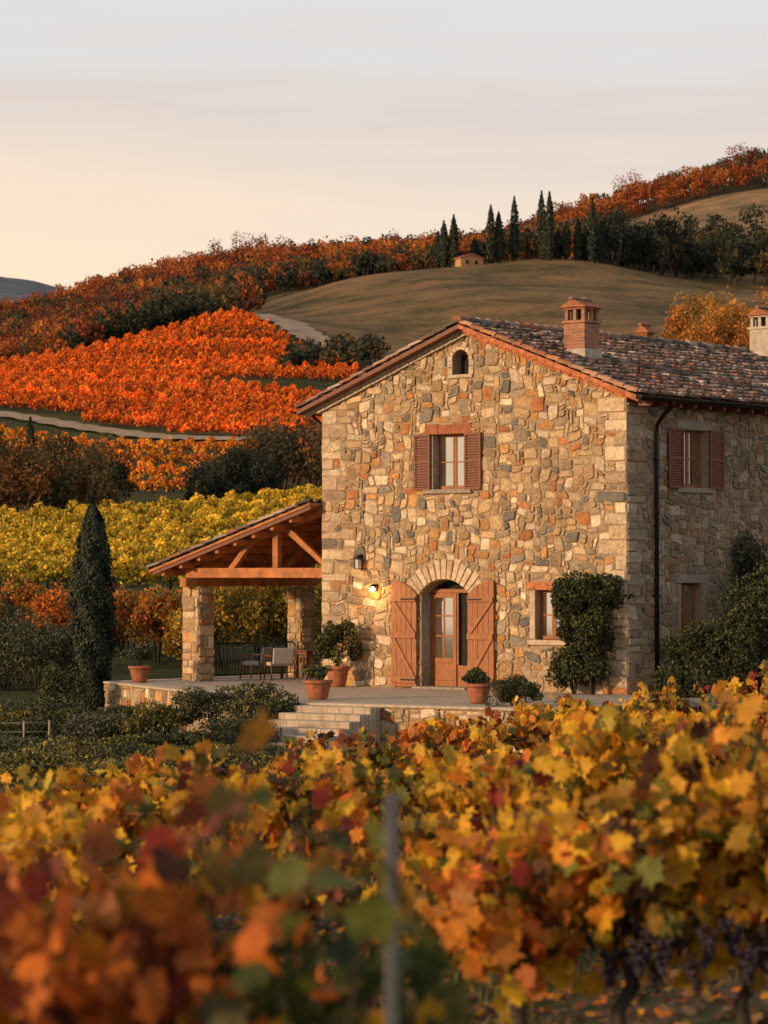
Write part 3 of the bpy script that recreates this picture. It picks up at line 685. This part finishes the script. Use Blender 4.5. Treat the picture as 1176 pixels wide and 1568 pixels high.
# ------------------------------------------------------------ porch
porch=empty('timber_porch',C0,ang)
def pr(x): return 4.5-(-x-9.08)*.301
px0,px1=-9.10,-14.55
prism('roof_deck',[(px0,pr(px0)-.04),(px1,pr(px1)-.04),(px1,pr(px1)-.1),(px0,pr(px0)-.1)],-.45,4.9,M_BEAM,porch)
tc=math.cos(math.atan(.301)); ts=math.sin(math.atan(.301))
tiles('roof_tiles',(px0,-.45,pr(px0)-.035),(0,1,0),(-tc,0,-ts),5.35,5.45/tc,porch)
line_tiles('verge_tiles',(px0,-.42,pr(px0)+.02),(px1,-.42,pr(px1)+.02),.085,14,porch,TP)
prism('verge_board',[(px0,pr(px0)-.101),(px1+.1,pr(px1+.1)-.101),(px1+.1,pr(px1+.1)-.2),(px0,pr(px0)-.2)],-.42,-.36,M_WOODD,porch)
for i,y in enumerate((.08,2.2,4.3)):
    prism('principal_rafter',[(px0,pr(px0)-.102),(-14.3,pr(-14.3)-.102),(-14.3,pr(-14.3)-.26),(px0,pr(px0)-.3)],y,y+.18,M_BEAM,porch)
    boxes('tie_beam',[(-13.75,px0,y-.01,y+.2,2.62,2.87)],M_BEAM,porch,.012)
    boxes('post',[(-10.8,-10.62,y+.01,y+.17,2.871,pr(-10.7)-.28)],M_BEAM,porch,.01)
    prism('strut',[(-10.45,pr(-10.45)-.28),(-10.25,pr(-10.25)-.28),(px0,3.02),(px0,2.88)],y+.02,y+.16,M_BEAM,porch)
    prism('strut',[(-12.3,2.871),(-12.1,2.871),(-11.5,pr(-11.5)-.27),(-11.75,pr(-11.75)-.27)],y+.02,y+.16,M_BEAM,porch)
for k,x in enumerate(np.arange(-14.2,-9.3,.62)):
    boxes('purlin',[(x,x+.1,-.34,4.8,pr(x)-.28,pr(x)-.115)],M_BEAM,porch)
boxes('wall_plate',[(-13.6,-13.38,-.3,4.8,2.4,2.615)],M_BEAM,porch,.01)
def pillar(x,y,w,z0,z1):
    boxes('pillar_core',[(x,x+w,y,y+w,z0-.9,z1)],M_MORTAR,porch)
    for O,U,Nn in (((x,y,0),(1,0,0),(0,-1,0)),((x+w,y,0),(0,1,0),(1,0,0)),((x,y+w,0),(0,-1,0),(-1,0,0))):
        stones('pillar_stones',O,U,Nn,w,z0,z1,None,porch,cw=.11,ch=.09,amp=0)
pillar(-13.78,.0,.56,0,2.39); pillar(-13.75,4.0,.5,0,2.39)
rail=empty('iron_railing',C0,ang)
R=[([(-13.55,.6,.92),(-13.55,4.0,.92)],.022),([(-13.55,.6,.12),(-13.55,4.0,.12)],.014)]
for y in np.arange(.65,4.0,.12): R.append(([(-13.55,y,.12),(-13.55,y,.92)],.009))
R+= [([(-13.2,4.9,.92),(-9.2,4.9,.92)],.022),([(-13.2,4.9,.12),(-9.2,4.9,.12)],.014)]
for x in np.arange(-13.2,-9.1,.12): R.append(([(x,4.9,.12),(x,4.9,.92)],.009))
tubes('bars',R,M_IRON,5,rail)
# ------------------------------------------------------------ terrace
terr=empty('stone_terrace',C0,ang)
poly=[(-14.35,5.3),(-14.35,-2.1),(-2.7,-8.1),(2.9,-7.3),(3.4,1.0),(-1,3),(-9.0,5.3)]
def pave_mat():
    m,nt,b=new_mat('flagstones'); co=N(nt,'ShaderNodeTexCoord').outputs['Object']
    br=N(nt,'ShaderNodeTexBrick'); br.inputs['Scale'].default_value=1.6; br.inputs['Mortar Size'].default_value=.012
    br.inputs['Color1'].default_value=(.46,.36,.26,1); br.inputs['Color2'].default_value=(.38,.29,.21,1); br.inputs['Mortar'].default_value=(.16,.12,.09,1)
    nt.links.new(co,br.inputs['Vector']); f=noise(nt,4,8,vec=co)
    c=mixc(nt,'MULTIPLY',1,br.outputs['Color'],ramp(nt,f,[(.3,(.7,.7,.7)),(.7,(1.2,1.2,1.2))]))
    nt.links.new(c,b.inputs['Base Color']); b.inputs['Roughness'].default_value=.8; bump(nt,b,f,.3); return m
M_PAVE=pave_mat()
prism('slab',poly,-.1,-.004,M_PAVE,terr,axis='z')
mesh_obj('paving',[(a,b,0.0) for a,b in poly],[tuple(range(len(poly)))],M_PAVE,terr)
def wall_between(p,q,z0,z1,nm,th=.4):
    p=np.array([*p,0.]);q=np.array([*q,0.]); d=q-p; L=np.linalg.norm(d); U=d/L; Nn=np.array([U[1],-U[0],0]);
    V=[];
    for z in (z0,z1):
        for a in (p,q,q-Nn*th,p-Nn*th): V.append((a[0],a[1],z))
    F=[(3,2,1,0),(4,5,6,7)]+[(i,(i+1)%4,4+(i+1)%4,4+i) for i in range(4)]
    mesh_obj(nm+'_core',V,F,M_MORTAR,terr)
    stones(nm+'_stones',p,U,Nn,L,z0,z1,None,terr,cw=.12,ch=.1)
    V=[]
    for z in (z1+.001,z1+.06):
        for a in (p+Nn*.06,q+Nn*.06,q-Nn*(th+.04),p-Nn*(th+.04)): V.append((a[0],a[1],z))
    o=mesh_obj(nm+'_coping',V,F,M_CREAM,terr); m=o.modifiers.new('b','BEVEL'); m.width=.012
wall_between((-14.4,5.3),(-14.4,-2.15),-1.3,-.03,'wall_w')
wall_between((-14.4,-2.15),(-2.7,-8.15),-1.3,-.03,'wall_s')
wall_between((-2.7,-8.15),(2.9,-7.35),-1.3,-.03,'wall_e')
o=boxes('steps',[(0,2.0,-.40*(i+1),-.40*i,-1.5,-.13*(i)-.02) for i in range(6)],M_PAVE,terr,.02); o.rotation_euler=(0,0,.14); o.location=(-2.6,-8.2,0)
# ------------------------------------------------------------ shrubs & pots
def bush(name,loc,r,n,leaf,pal,wt=None,lumps=16,T=QUAD_T,stem=True,z0=None,mat=M_GREEN,parent=None):
    e=parent or empty(name); c=np.array(loc,float)
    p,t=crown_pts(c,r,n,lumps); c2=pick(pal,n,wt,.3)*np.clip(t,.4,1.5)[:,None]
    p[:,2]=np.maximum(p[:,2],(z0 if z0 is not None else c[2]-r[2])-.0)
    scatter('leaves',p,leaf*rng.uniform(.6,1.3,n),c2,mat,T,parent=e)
    if stem:
        b=(z0 if z0 is not None else c[2]-r[2]); S=[]
        for i in range(7):
            a=random.uniform(0,6.28); q=random.uniform(.2,.7)
            S.append(([(c[0],c[1],b-.05),(c[0]+math.cos(a)*r[0]*q*.4,c[1]+math.sin(a)*r[1]*q*.4,c[2]-.2*r[2]),(c[0]+math.cos(a)*r[0]*q,c[1]+math.sin(a)*r[1]*q,c[2]+r[2]*.55)],[.035,.025,.006]))
        tubes('stems',S,M_BARK,5,e)
    return e
DG=[(.028,.038,.013),(.045,.055,.018),(.034,.042,.015),(.08,.075,.022)]
OL=[(.08,.08,.05),(.11,.105,.065),(.055,.058,.035)]
YG=[(.20,.17,.03),(.12,.12,.025),(.3,.2,.03)]
ORG=[(.6,.15,.02),(.5,.11,.02),(.62,.24,.03),(.2,.08,.02)]
cl=empty('climbing_shrub')
for (s_,t_,z_,r_,n_) in ((.75,-.5,2.2,(.80,.42,.50),7500),(.35,-.5,2.25,(.5,.4,.42),3500),(1.0,-.5,1.35,(.62,.42,.6),6000),(1.1,-.5,.5,(.6,.42,.62),6000),(.6,-.5,1.2,(.5,.4,.8),5000),(1.35,-.45,1.9,(.35,.3,.4),2000),(.6,-.5,.45,(.35,.4,.5),3000)):
    x,y,_=w2(s_,t_); bush('climbing_shrub',(x,y,z_),r_,n_,.085,DG+[(.12,.10,.02)],[3,3,3,1.8,1.2],22,z0=0,parent=cl,stem=(z_<.6))
for (p,Y,zc,r,pal,n,lf) in [(1075,66.5,.7,(.95,.8,1.0),DG,8000,.09),(1150,66,1.0,(1.0,.8,1.25),DG,9000,.09),(1160,69.5,2.3,(1.0,.8,1.25),OL,7000,.10),(1215,68,1.9,(1.2,.9,1.5),OL+DG,8000,.10),(1035,64.5,.1,(.6,.5,.6),DG,4000,.08)]:
    x,y=pt(p,Y); bush('garden_shrub',(x,y,zc),r,n,lf,pal,None,24,z0=-.6)
x,y=pt(787,60.5); bush('box_hedge',(x,y,.22),(.58,.42,.35),6500,.05,DG,None,30,z0=0)
for (p,Y,zc,r,pal,n,lf) in [(330,63.5,-.2,(.9,.6,.42),OL+DG,5000,.07),(395,62,-.15,(.8,.6,.5),OL+DG+YG,5000,.07),(432,61.3,-.3,(.5,.5,.4),DG,4500,.07),(250,64,-.5,(1.0,.6,.4),DG+YG,4500,.07),(160,65,-.7,(1.0,.6,.35),OL,4500,.07),(200,68,-.7,(.9,.6,.4),DG,4000,.07),
  (90,72,-.3,(.6,.6,.75),DG,4000,.08),(70,70,-.7,(1.2,.8,.45),OL+DG,5000,.08),(110,66,-.75,(1.3,.8,.4),DG,5000,.08),(20,68,-.8,(1.2,.8,.4),YG+DG,4000,.08),
  (300,58,-.65,(1.2,.6,.35),DG,4500,.07),(170,57,-.75,(1.4,.7,.3),DG+YG,5000,.07),(60,58,-.8,(1.2,.6,.3),OL+DG,4000,.07),(360,59,-.5,(.9,.6,.35),OL+DG,4000,.07),
  (20,52,-.65,(1.2,.6,.38),DG+OL,5000,.07),(110,51,-.65,(1.2,.6,.36),YG+OL,5000,.07),(210,52,-.7,(1.2,.6,.38),DG,5000,.07),(300,51,-.65,(1.2,.6,.36),DG+YG,5000,.07),(390,53,-.7,(.9,.6,.34),DG+OL,4500,.07),(60,46,-.5,(1.1,.6,.36),DG+YG,4500,.07),(180,45,-.45,(1.1,.6,.33),OL+YG,4500,.07),(290,46,-.5,(1.1,.6,.33),DG,4500,.07),(400,46,-.55,(1.1,.6,.3),DG+YG,4500,.07)]:
    x,y=pt(p,Y); bush('garden_shrub',(x,y,zc),r,n,lf,pal,None,22,z0=-1.1)
for (p,Y,zc,r,pal,n,lf) in [(10,88,.0,(1.7,1.2,1.3),OL+DG,7000,.10),(60,86,.1,(1.6,1.2,1.2),OL+DG,7000,.10),(-40,90,.4,(1.8,1.3,1.6),DG,7000,.10),(110,90,0,(1.2,1,1.2),DG,5000,.1)]:
    x,y=pt(p,Y); bush('olive_shrub',(x,y,zc),r,n,lf,pal,None,24,z0=-1.1)
YLF=[(.5,.30,.03),(.35,.24,.03),(.2,.17,.03),(.55,.25,.03),(.12,.12,.03)]
for (p,Y,zc,r,pal,n,lf) in [(80,98,1.2,(1.0,.9,1.0),ORG,3500,.13),(20,104,1.6,(1.2,.9,1.0),YG+ORG,3500,.13),(195,100,.9,(1.4,1,1.3),ORG+YG,4500,.13),(240,98,1.0,(1.2,1,1.3),ORG+YG,4500,.13),(160,104,1.2,(1.2,1,1.0),ORG,3500,.13),(285,99,1.0,(1.2,1,1.2),ORG+YG,4500,.13)]:
    x,y=pt(p,Y); bush('autumn_shrub',(x,y,zc),r,n,lf,pal,None,18,z0=-.9,mat=M_LEAF)
for (p,Y,zc,r) in [(345,96,1.2,(1.5,1.1,1.6)),(400,98,1.4,(1.6,1.1,1.7)),(450,97,1.0,(1.4,1.1,1.5)),(300,97,.8,(1.1,1,1.3)),(490,99,1.2,(1.4,1.1,1.6))]:
    x,y=pt(p,Y); bush('mulberry_tree',(x,y,zc),r,5500,.15,YLF,None,22,z0=-.9,mat=M_LEAF)
def pot(px_,Y,r,hgt,plant,rp,pal,n,lf,z=0):
    x,y=pt(px_,Y); e=empty('potted_plant',(x,y,z))
    lathe('pot',[(.001,0),(r*.62,0),(r*.7,hgt*.1),(r*.93,hgt*.75),(r*.95,hgt*.82),(r*1.08,hgt*.83),(r*1.1,hgt),(r*.95,hgt*1.0),(r*.9,hgt*.9),(.001,hgt*.88)],(0,0,0),M_TERRA,e)
    p,t=crown_pts((0,0,hgt+plant*.42),(rp,rp*.9,plant*.62),n,14); p[:,2]=np.maximum(p[:,2],hgt*.92)
    scatter('leaves',p,lf*rng.uniform(.6,1.3,n),pick(pal,n,None,.3)*np.clip(t,.4,1.4)[:,None],M_GREEN,parent=e)
    tubes('stems',[([(0,0,hgt*.85),(.05*math.cos(a),.05*math.sin(a),hgt+plant*.3),(rp*.6*math.cos(a),rp*.6*math.sin(a),hgt+plant*.8)],[.02,.012,.004]) for a in (0,1.3,2.5,3.8,5)],M_BARK,5,e)
pot(517,70.6,.28,.5,1.1,.5,DG+YG[:1],4800,.075); pot(487,63.5,.30,.42,.3,.32,OL+YG[:1],1500,.06)
pot(214,73.3,.26,.42,.5,.42,OL+DG,2400,.075); pot(733,61.5,.26,.42,.3,.3,DG,1500,.06); pot(545,72,.2,.3,.6,.28,DG,1200,.06)
def chair(px_,Y,rot):
    x,y=pt(px_,Y); e=empty('garden_armchair',(x,y,0),rot)
    boxes('seat',[(-.28,.28,-.28,.26,.36,.46)],M_FABRIC,e,.03)
    o=boxes('backrest',[(-.28,.28,.0,.06,0,.42)],M_FABRIC,e,.025); o.location=(0,.24,.42); o.rotation_euler=(-.2,0,0)
    boxes('armrests',[(-.33,-.28,-.26,.28,.6,.64),(.28,.33,-.26,.28,.6,.64)],M_WOODD,e,.01)
    tubes('legs',[([(a*.3,b*.26,.62 if b<0 else .5),(a*.31,b*.3,0)],.02) for a in (-1,1) for b in (-1,1)],M_WOODD,6,e)
chair(428,75.3,3.5); chair(392,76.0,-2.0)
x,y=pt(462,76.2); e=empty('garden_table',(x,y,0),ang)
boxes('top',[(-.5,.5,-.38,.38,.71,.75)],M_WOODD,e,.01); boxes('apron',[(-.45,.45,-.33,.33,.64,.709)],M_WOODD,e)
boxes('legs',[(a*.42-.03,a*.42+.03,b*.3-.03,b*.3+.03,0,.64) for a in (-1,1) for b in (-1,1)],M_WOODD,e)
e=empty('post_fence')
FPs=[(-9.6+i*.55,64.5+.1*i) for i in range(5)]
tubes('posts',[([(a,b,h(a,b)-.1),(a,b,h(a,b)+.45)],.025) for a,b in FPs],M_GREY,6,e)
tubes('rails',[([(a,b,h(a,b)+q) for a,b in FPs],.01) for q in (.2,.4)],M_GREY,5,e)
# ------------------------------------------------------------ near vines
YEL=(.74,.42,.025);GOLD=(.60,.29,.022);OLV=(.15,.15,.025);ORA=(.64,.18,.025);RED=(.24,.03,.016);BRN=(.12,.05,.022);GRN=(.055,.075,.02);PINK=(.66,.25,.10)
PALS={'yellow':([YEL,GOLD,OLV,ORA,BRN],[4.5,3,1.8,1.0,1.2]),'gold':([GOLD,YEL,ORA,OLV,BRN,GRN,RED],[3,2.0,2.1,1.7,1.7,1.0,.6]),'red':([RED,ORA,BRN,PINK,GOLD],[3.2,2.2,2.6,.8,.5]),'green':([GRN,OLV,GOLD,BRN],[4.5,3,.8,1.2]),'mixed':([OLV,GOLD,ORA,RED,YEL,BRN],[2.2,1.8,2.0,1.9,1.2,1.8])}
def vines(name,lst,ls=1.08):
    e=empty(name); P=[];Cc=[];S=[];NN=[];tr=[]
    for (x,y,top,bot,wx,pal,n) in lst:
        z=h(x,y); sh=int(max(6,n/36))
        for k in range(sh):
            a=x+random.uniform(-wx,wx); b=y+random.uniform(-.12,.12)
            lean=(random.uniform(-.22,.22),random.uniform(-.28,.22)); t0=bot+.15; t1=random.uniform(.5,1.0)*(top-bot)+bot
            if random.random()<.25: t0=bot-.05; t1=bot+random.uniform(.3,.6)*(top-bot)
            tr.append(([(a*.5+x*.5,y,z+bot+.05),(a,b,z+t0+.1),(a+lean[0],b+lean[1],z+t1)],[.008,.006,.003]))
            m=int(n/sh); u=rng.random(m)**.85
            q=np.stack([a+lean[0]*u,b+lean[1]*u,z+t0+(t1-t0)*u],1)+rng.normal(0,1,(m,3))*np.array([.08,.10,.05])
            P.append(q); c0,w0=PALS[pal]; c=pick(c0,m,w0,.28)
            if random.random()<.7:
                cc=np.array(random.choices(c0,w0)[0]); c=c*.4+cc*.6*(1+rng.uniform(-.2,.2,(m,1)))
            Cc.append(c); S.append(rng.uniform(.055,.15,m))
            nn=rng.normal(size=(m,3)); nn[:,1]-=.55; nn[:,2]=nn[:,2]*.6+.45; NN.append(nn)
        pts_=[(x+random.uniform(-.03,.03),y,z-.05)]
        for q in range(1,6): pts_.append((x+random.uniform(-.045,.045)+.02*q,y+random.uniform(-.03,.03),z+(bot+.12)*q/5))
        tr.append((pts_,[.045,.036,.030,.034,.028,.032]))
        for sgn in (-1,1):
            tr.append(([pts_[-1],(x+sgn*wx*.4,y,z+bot+.16+random.uniform(-.03,.03)),(x+sgn*wx*.95,y,z+bot+.15)],[.03,.02,.012]))
    P=np.concatenate(P);Cc=np.concatenate(Cc);S=np.concatenate(S);NN=np.concatenate(NN)
    scatter('leaves',P,S*1.25*ls,Cc,M_LEAF,VINE_T,nrm=NN,parent=e)
    tubes('wood',tr,M_BARK,6,e)
    return e
def auto_row(Y,x0,x1,pals,tl=1.0,tr_=1.5,xm=2.2,bot=.5,n=380,step=.85):
    L=[];x=x0
    while x<x1:
        t=tl+(tr_-tl)*min(1,max(0,(x-xm*.5)/xm))
        L.append((x,Y+random.uniform(-.1,.1),t*random.uniform(.86,1.12),min(bot,t*.42),step*.5,random.choice(pals),int(n*random.uniform(.7,1.1)))); x+=step*random.uniform(.9,1.1)
    return L
fg=[(-1.05,6.7,1.42,.5,.40,'red',420),(-.70,6.9,1.34,.4,.26,'red',360),(-.52,7.0,1.30,.3,.18,'red',220),(-.33,6.8,1.60,.2,.10,'mixed',260),(-.22,6.8,1.62,.15,.09,'green',330),(-.12,6.95,1.36,.1,.09,'green',300),(-.05,7.3,1.1,.1,.08,'mixed',170),(-1.6,6.8,1.4,.5,.45,'red',300)]
vines('grapevine',fg,.92)
vines('grapevine',[(-.20,8.3,.95,.1,.25,'red',300),(-.62,8.6,1.05,.2,.3,'red',320),(-1.15,8.5,1.12,.25,.4,'red',320)],.92)
vines('grapevine',[(.50,12.2,1.0,.35,.24,'mixed',300),(.98,12.3,1.38,.42,.30,'yellow',520),(1.50,12.4,1.40,.45,.34,'gold',540),(2.1,12.5,1.4,.5,.4,'gold',460)],1.0)
vines('grapevine',[(-.5,15.6,1.05,.35,.4,'mixed',260),(.25,15.5,1.02,.35,.35,'yellow',280),(.85,15.6,1.15,.4,.35,'mixed',260),(-1.4,15.4,1.1,.35,.45,'yellow',340),(-2.1,15.4,1.1,.35,.45,'gold',300)],1.0)
vines('vineyard_row',auto_row(19,-3.2,3.6,['yellow','yellow','gold','mixed'],1.16,1.42,1.6,.42,400))
vines('vineyard_row',auto_row(25,-4,4.6,['yellow','gold','mixed'],1.02,1.48,2.0,.42,360))
vines('vineyard_row',auto_row(31.5,-1.0,5.6,['yellow','gold','mixed','mixed'],1.02,1.5,2.4,.45,320))
vines('vineyard_row',auto_row(38,-.7,6.5,['yellow','gold','mixed'],1.0,1.5,2.8,.45,300))
vines('vineyard_row',auto_row(45,1.0,8.0,['yellow','gold','mixed'],1.0,1.6,2.8,.5,300))
vines('vineyard_row',auto_row(52,2.6,9.5,['yellow','mixed','gold'],1.1,1.65,2.8,.5,300))
e=empty('trellis_post')
boxes('post',[(.002,.032,6.35,6.38,.4,2.22)],M_GALV,e,.004)
e=empty('trellis_wires')
tubes('wires',[([(x,Y,h(x,Y)+q) for x in np.linspace(-5,5,8)],.0018) for Y in (12.4,19,25) for q in (.7,1.05)],M_GALV,4,e)
bm=bmesh.new(); bmesh.ops.create_icosphere(bm,subdivisions=1,radius=.0125); GT=([v.co.copy() for v in bm.verts],[[v.index for v in f.verts] for f in bm.faces]); bm.free()
def grapes(x,y,z):
    V=[];F=[]
    for i in range(60):
        u=random.random(); a=random.uniform(0,6.28); r=.05*(1-u)*random.uniform(.6,1)+.005
        c=Vector((x+r*math.cos(a),y+r*math.sin(a),z-u*.15)); b=len(V)
        V+=[v+c for v in GT[0]]; F+=[tuple(b+k for k in f) for f in GT[1]]
    return V,F
V=[];F=[]
for i in range(28):
    xx=random.uniform(.9,2.2); yy=12.15+random.uniform(-.12,.1); vv,ff=grapes(xx,yy,h(xx,yy)+random.uniform(.44,.66)); b=len(V); V+=vv; F+=[tuple(b+k for k in f) for f in ff]
M_GRAPE=mat_plain('grape_skin',(.016,.008,.018),.45,30,.4,0)
mesh_obj('grape_clusters',V,F,M_GRAPE,smooth=True)
n=30000; y=rng.uniform(6,34,n); x=rng.uniform(-1,1,n)*(y*.16+1); z=hz(x,y)
keep=(np.sin(x*1.7+y*.6)+np.sin(x*.8-y*1.1)+rng.normal(0,.6,n))>-.2; x,y,z=x[keep],y[keep],z[keep]; n=len(x)
bl=rng.uniform(.05,.13,n); V=np.zeros((n,4,3)); d=rng.normal(size=(n,2)); d/=np.linalg.norm(d,axis=1,keepdims=True)
ln=rng.normal(0,.35,(n,2))
for i,(s,u) in enumerate(((-.07,0),(.07,0),(.02,1),(-.02,1))):
    V[:,i,0]=x+d[:,0]*s*bl+ln[:,0]*u*bl; V[:,i,1]=y+d[:,1]*s*bl+ln[:,1]*u*bl; V[:,i,2]=z+u*bl
F=(np.array([[0,1,2,3]])[None]+(np.arange(n)*4)[:,None,None]).reshape(-1,4)
fast_obj('grass',V.reshape(-1,3),F,np.repeat(pick([(.07,.09,.02),(.11,.11,.03),(.16,.12,.045)],n),4,axis=0),M_GREEN)
n=14000; y=rng.uniform(6,30,n); x=rng.uniform(-1,1,n)*(y*.16+1); z=hz(x,y)+.02
nr=rng.normal(0,.35,(n,3)); nr[:,2]=1
scatter('fallen_leaves',np.stack([x,y,z],1),rng.uniform(.05,.11,n),pick([BRN,GOLD,ORA,(.25,.13,.06)],n,[3,1,.9,2.4]),M_LEAF,VINE_T,nrm=nr)
# ------------------------------------------------------------ light, sky, camera
sd=Vector((-.84,-.50,.23)).normalized(); el=math.asin(sd.z); rot=math.atan2(sd.x,sd.y)
S=bpy.data.lights.new('sun','SUN'); S.energy=4.2; S.angle=math.radians(5); S.color=(1,.66,.36)
so=link(bpy.data.objects.new('sun',S)); so.rotation_euler=sd.to_track_quat('Z','Y').to_euler(); so.location=(-30,-10,30)
w=bpy.data.worlds.new('World'); scene.world=w; w.use_nodes=True; nt=w.node_tree
bg=nt.nodes['Background']; sky=N(nt,'ShaderNodeTexSky',sky_type='NISHITA'); sky.sun_disc=False; sky.sun_elevation=el; sky.sun_rotation=rot
bg.inputs[1].default_value=.1; nt.links.new(sky.outputs[0],bg.inputs[0])
co=N(nt,'ShaderNodeTexCoord').outputs['Generated']; sx=N(nt,'ShaderNodeSeparateXYZ'); nt.links.new(co,sx.inputs[0])
nz=noise(nt,2.6,6,vec=co,sc=(1,1,13)); 
ma=N(nt,'ShaderNodeMath',operation='MULTIPLY_ADD'); nt.links.new(nz,ma.inputs[0]); ma.inputs[1].default_value=.17; nt.links.new(sx.outputs[2],ma.inputs[2])
c=ramp(nt,ma.outputs[0],[(.07,(.80,.56,.40)),(.175,(.97,.80,.64)),(.205,(.85,.73,.645)),(.235,(.78,.695,.645)),(.265,(.79,.77,.755)),(.31,(.73,.78,.80)),(.9,(.33,.36,.42))])
mr=N(nt,'ShaderNodeMapRange'); mr.inputs[1].default_value=.05; mr.inputs[2].default_value=-.16; mr.inputs[3].default_value=0; mr.inputs[4].default_value=1; nt.links.new(sx.outputs[0],mr.inputs[0])
mz=N(nt,'ShaderNodeMapRange'); mz.inputs[1].default_value=.165; mz.inputs[2].default_value=.10; nt.links.new(sx.outputs[2],mz.inputs[0])
mm=N(nt,'ShaderNodeMath',operation='MULTIPLY'); nt.links.new(mr.outputs[0],mm.inputs[0]); nt.links.new(mz.outputs[0],mm.inputs[1])
c=mixc(nt,'MIX',mm.outputs[0],c,(1.08,.84,.60))
bg2=N(nt,'ShaderNodeBackground'); bg2.inputs[1].default_value=1.0; nt.links.new(c,bg2.inputs[0])
mx=N(nt,'ShaderNodeMixShader'); mx.inputs[0].default_value=.95; nt.links.new(bg.outputs[0],mx.inputs[1]); nt.links.new(bg2.outputs[0],mx.inputs[2])
nt.links.new(mx.outputs[0],nt.nodes['World Output'].inputs['Surface'])
cam=bpy.data.cameras.new('camera'); co_=link(bpy.data.objects.new('camera',cam)); co_.location=(0,0,2.7)
co_.rotation_euler=(math.radians(90)+math.atan(96/FP),0,0)
cam.sensor_fit='VERTICAL'; cam.sensor_height=36; cam.lens=36*FP/1568; cam.clip_end=8000; cam.clip_start=.1
cam.dof.use_dof=True; cam.dof.focus_distance=62; cam.dof.aperture_fstop=3.6
scene.camera=co_
scene.view_settings.view_transform='Standard'; scene.view_settings.look='None'; scene.view_settings.exposure=0
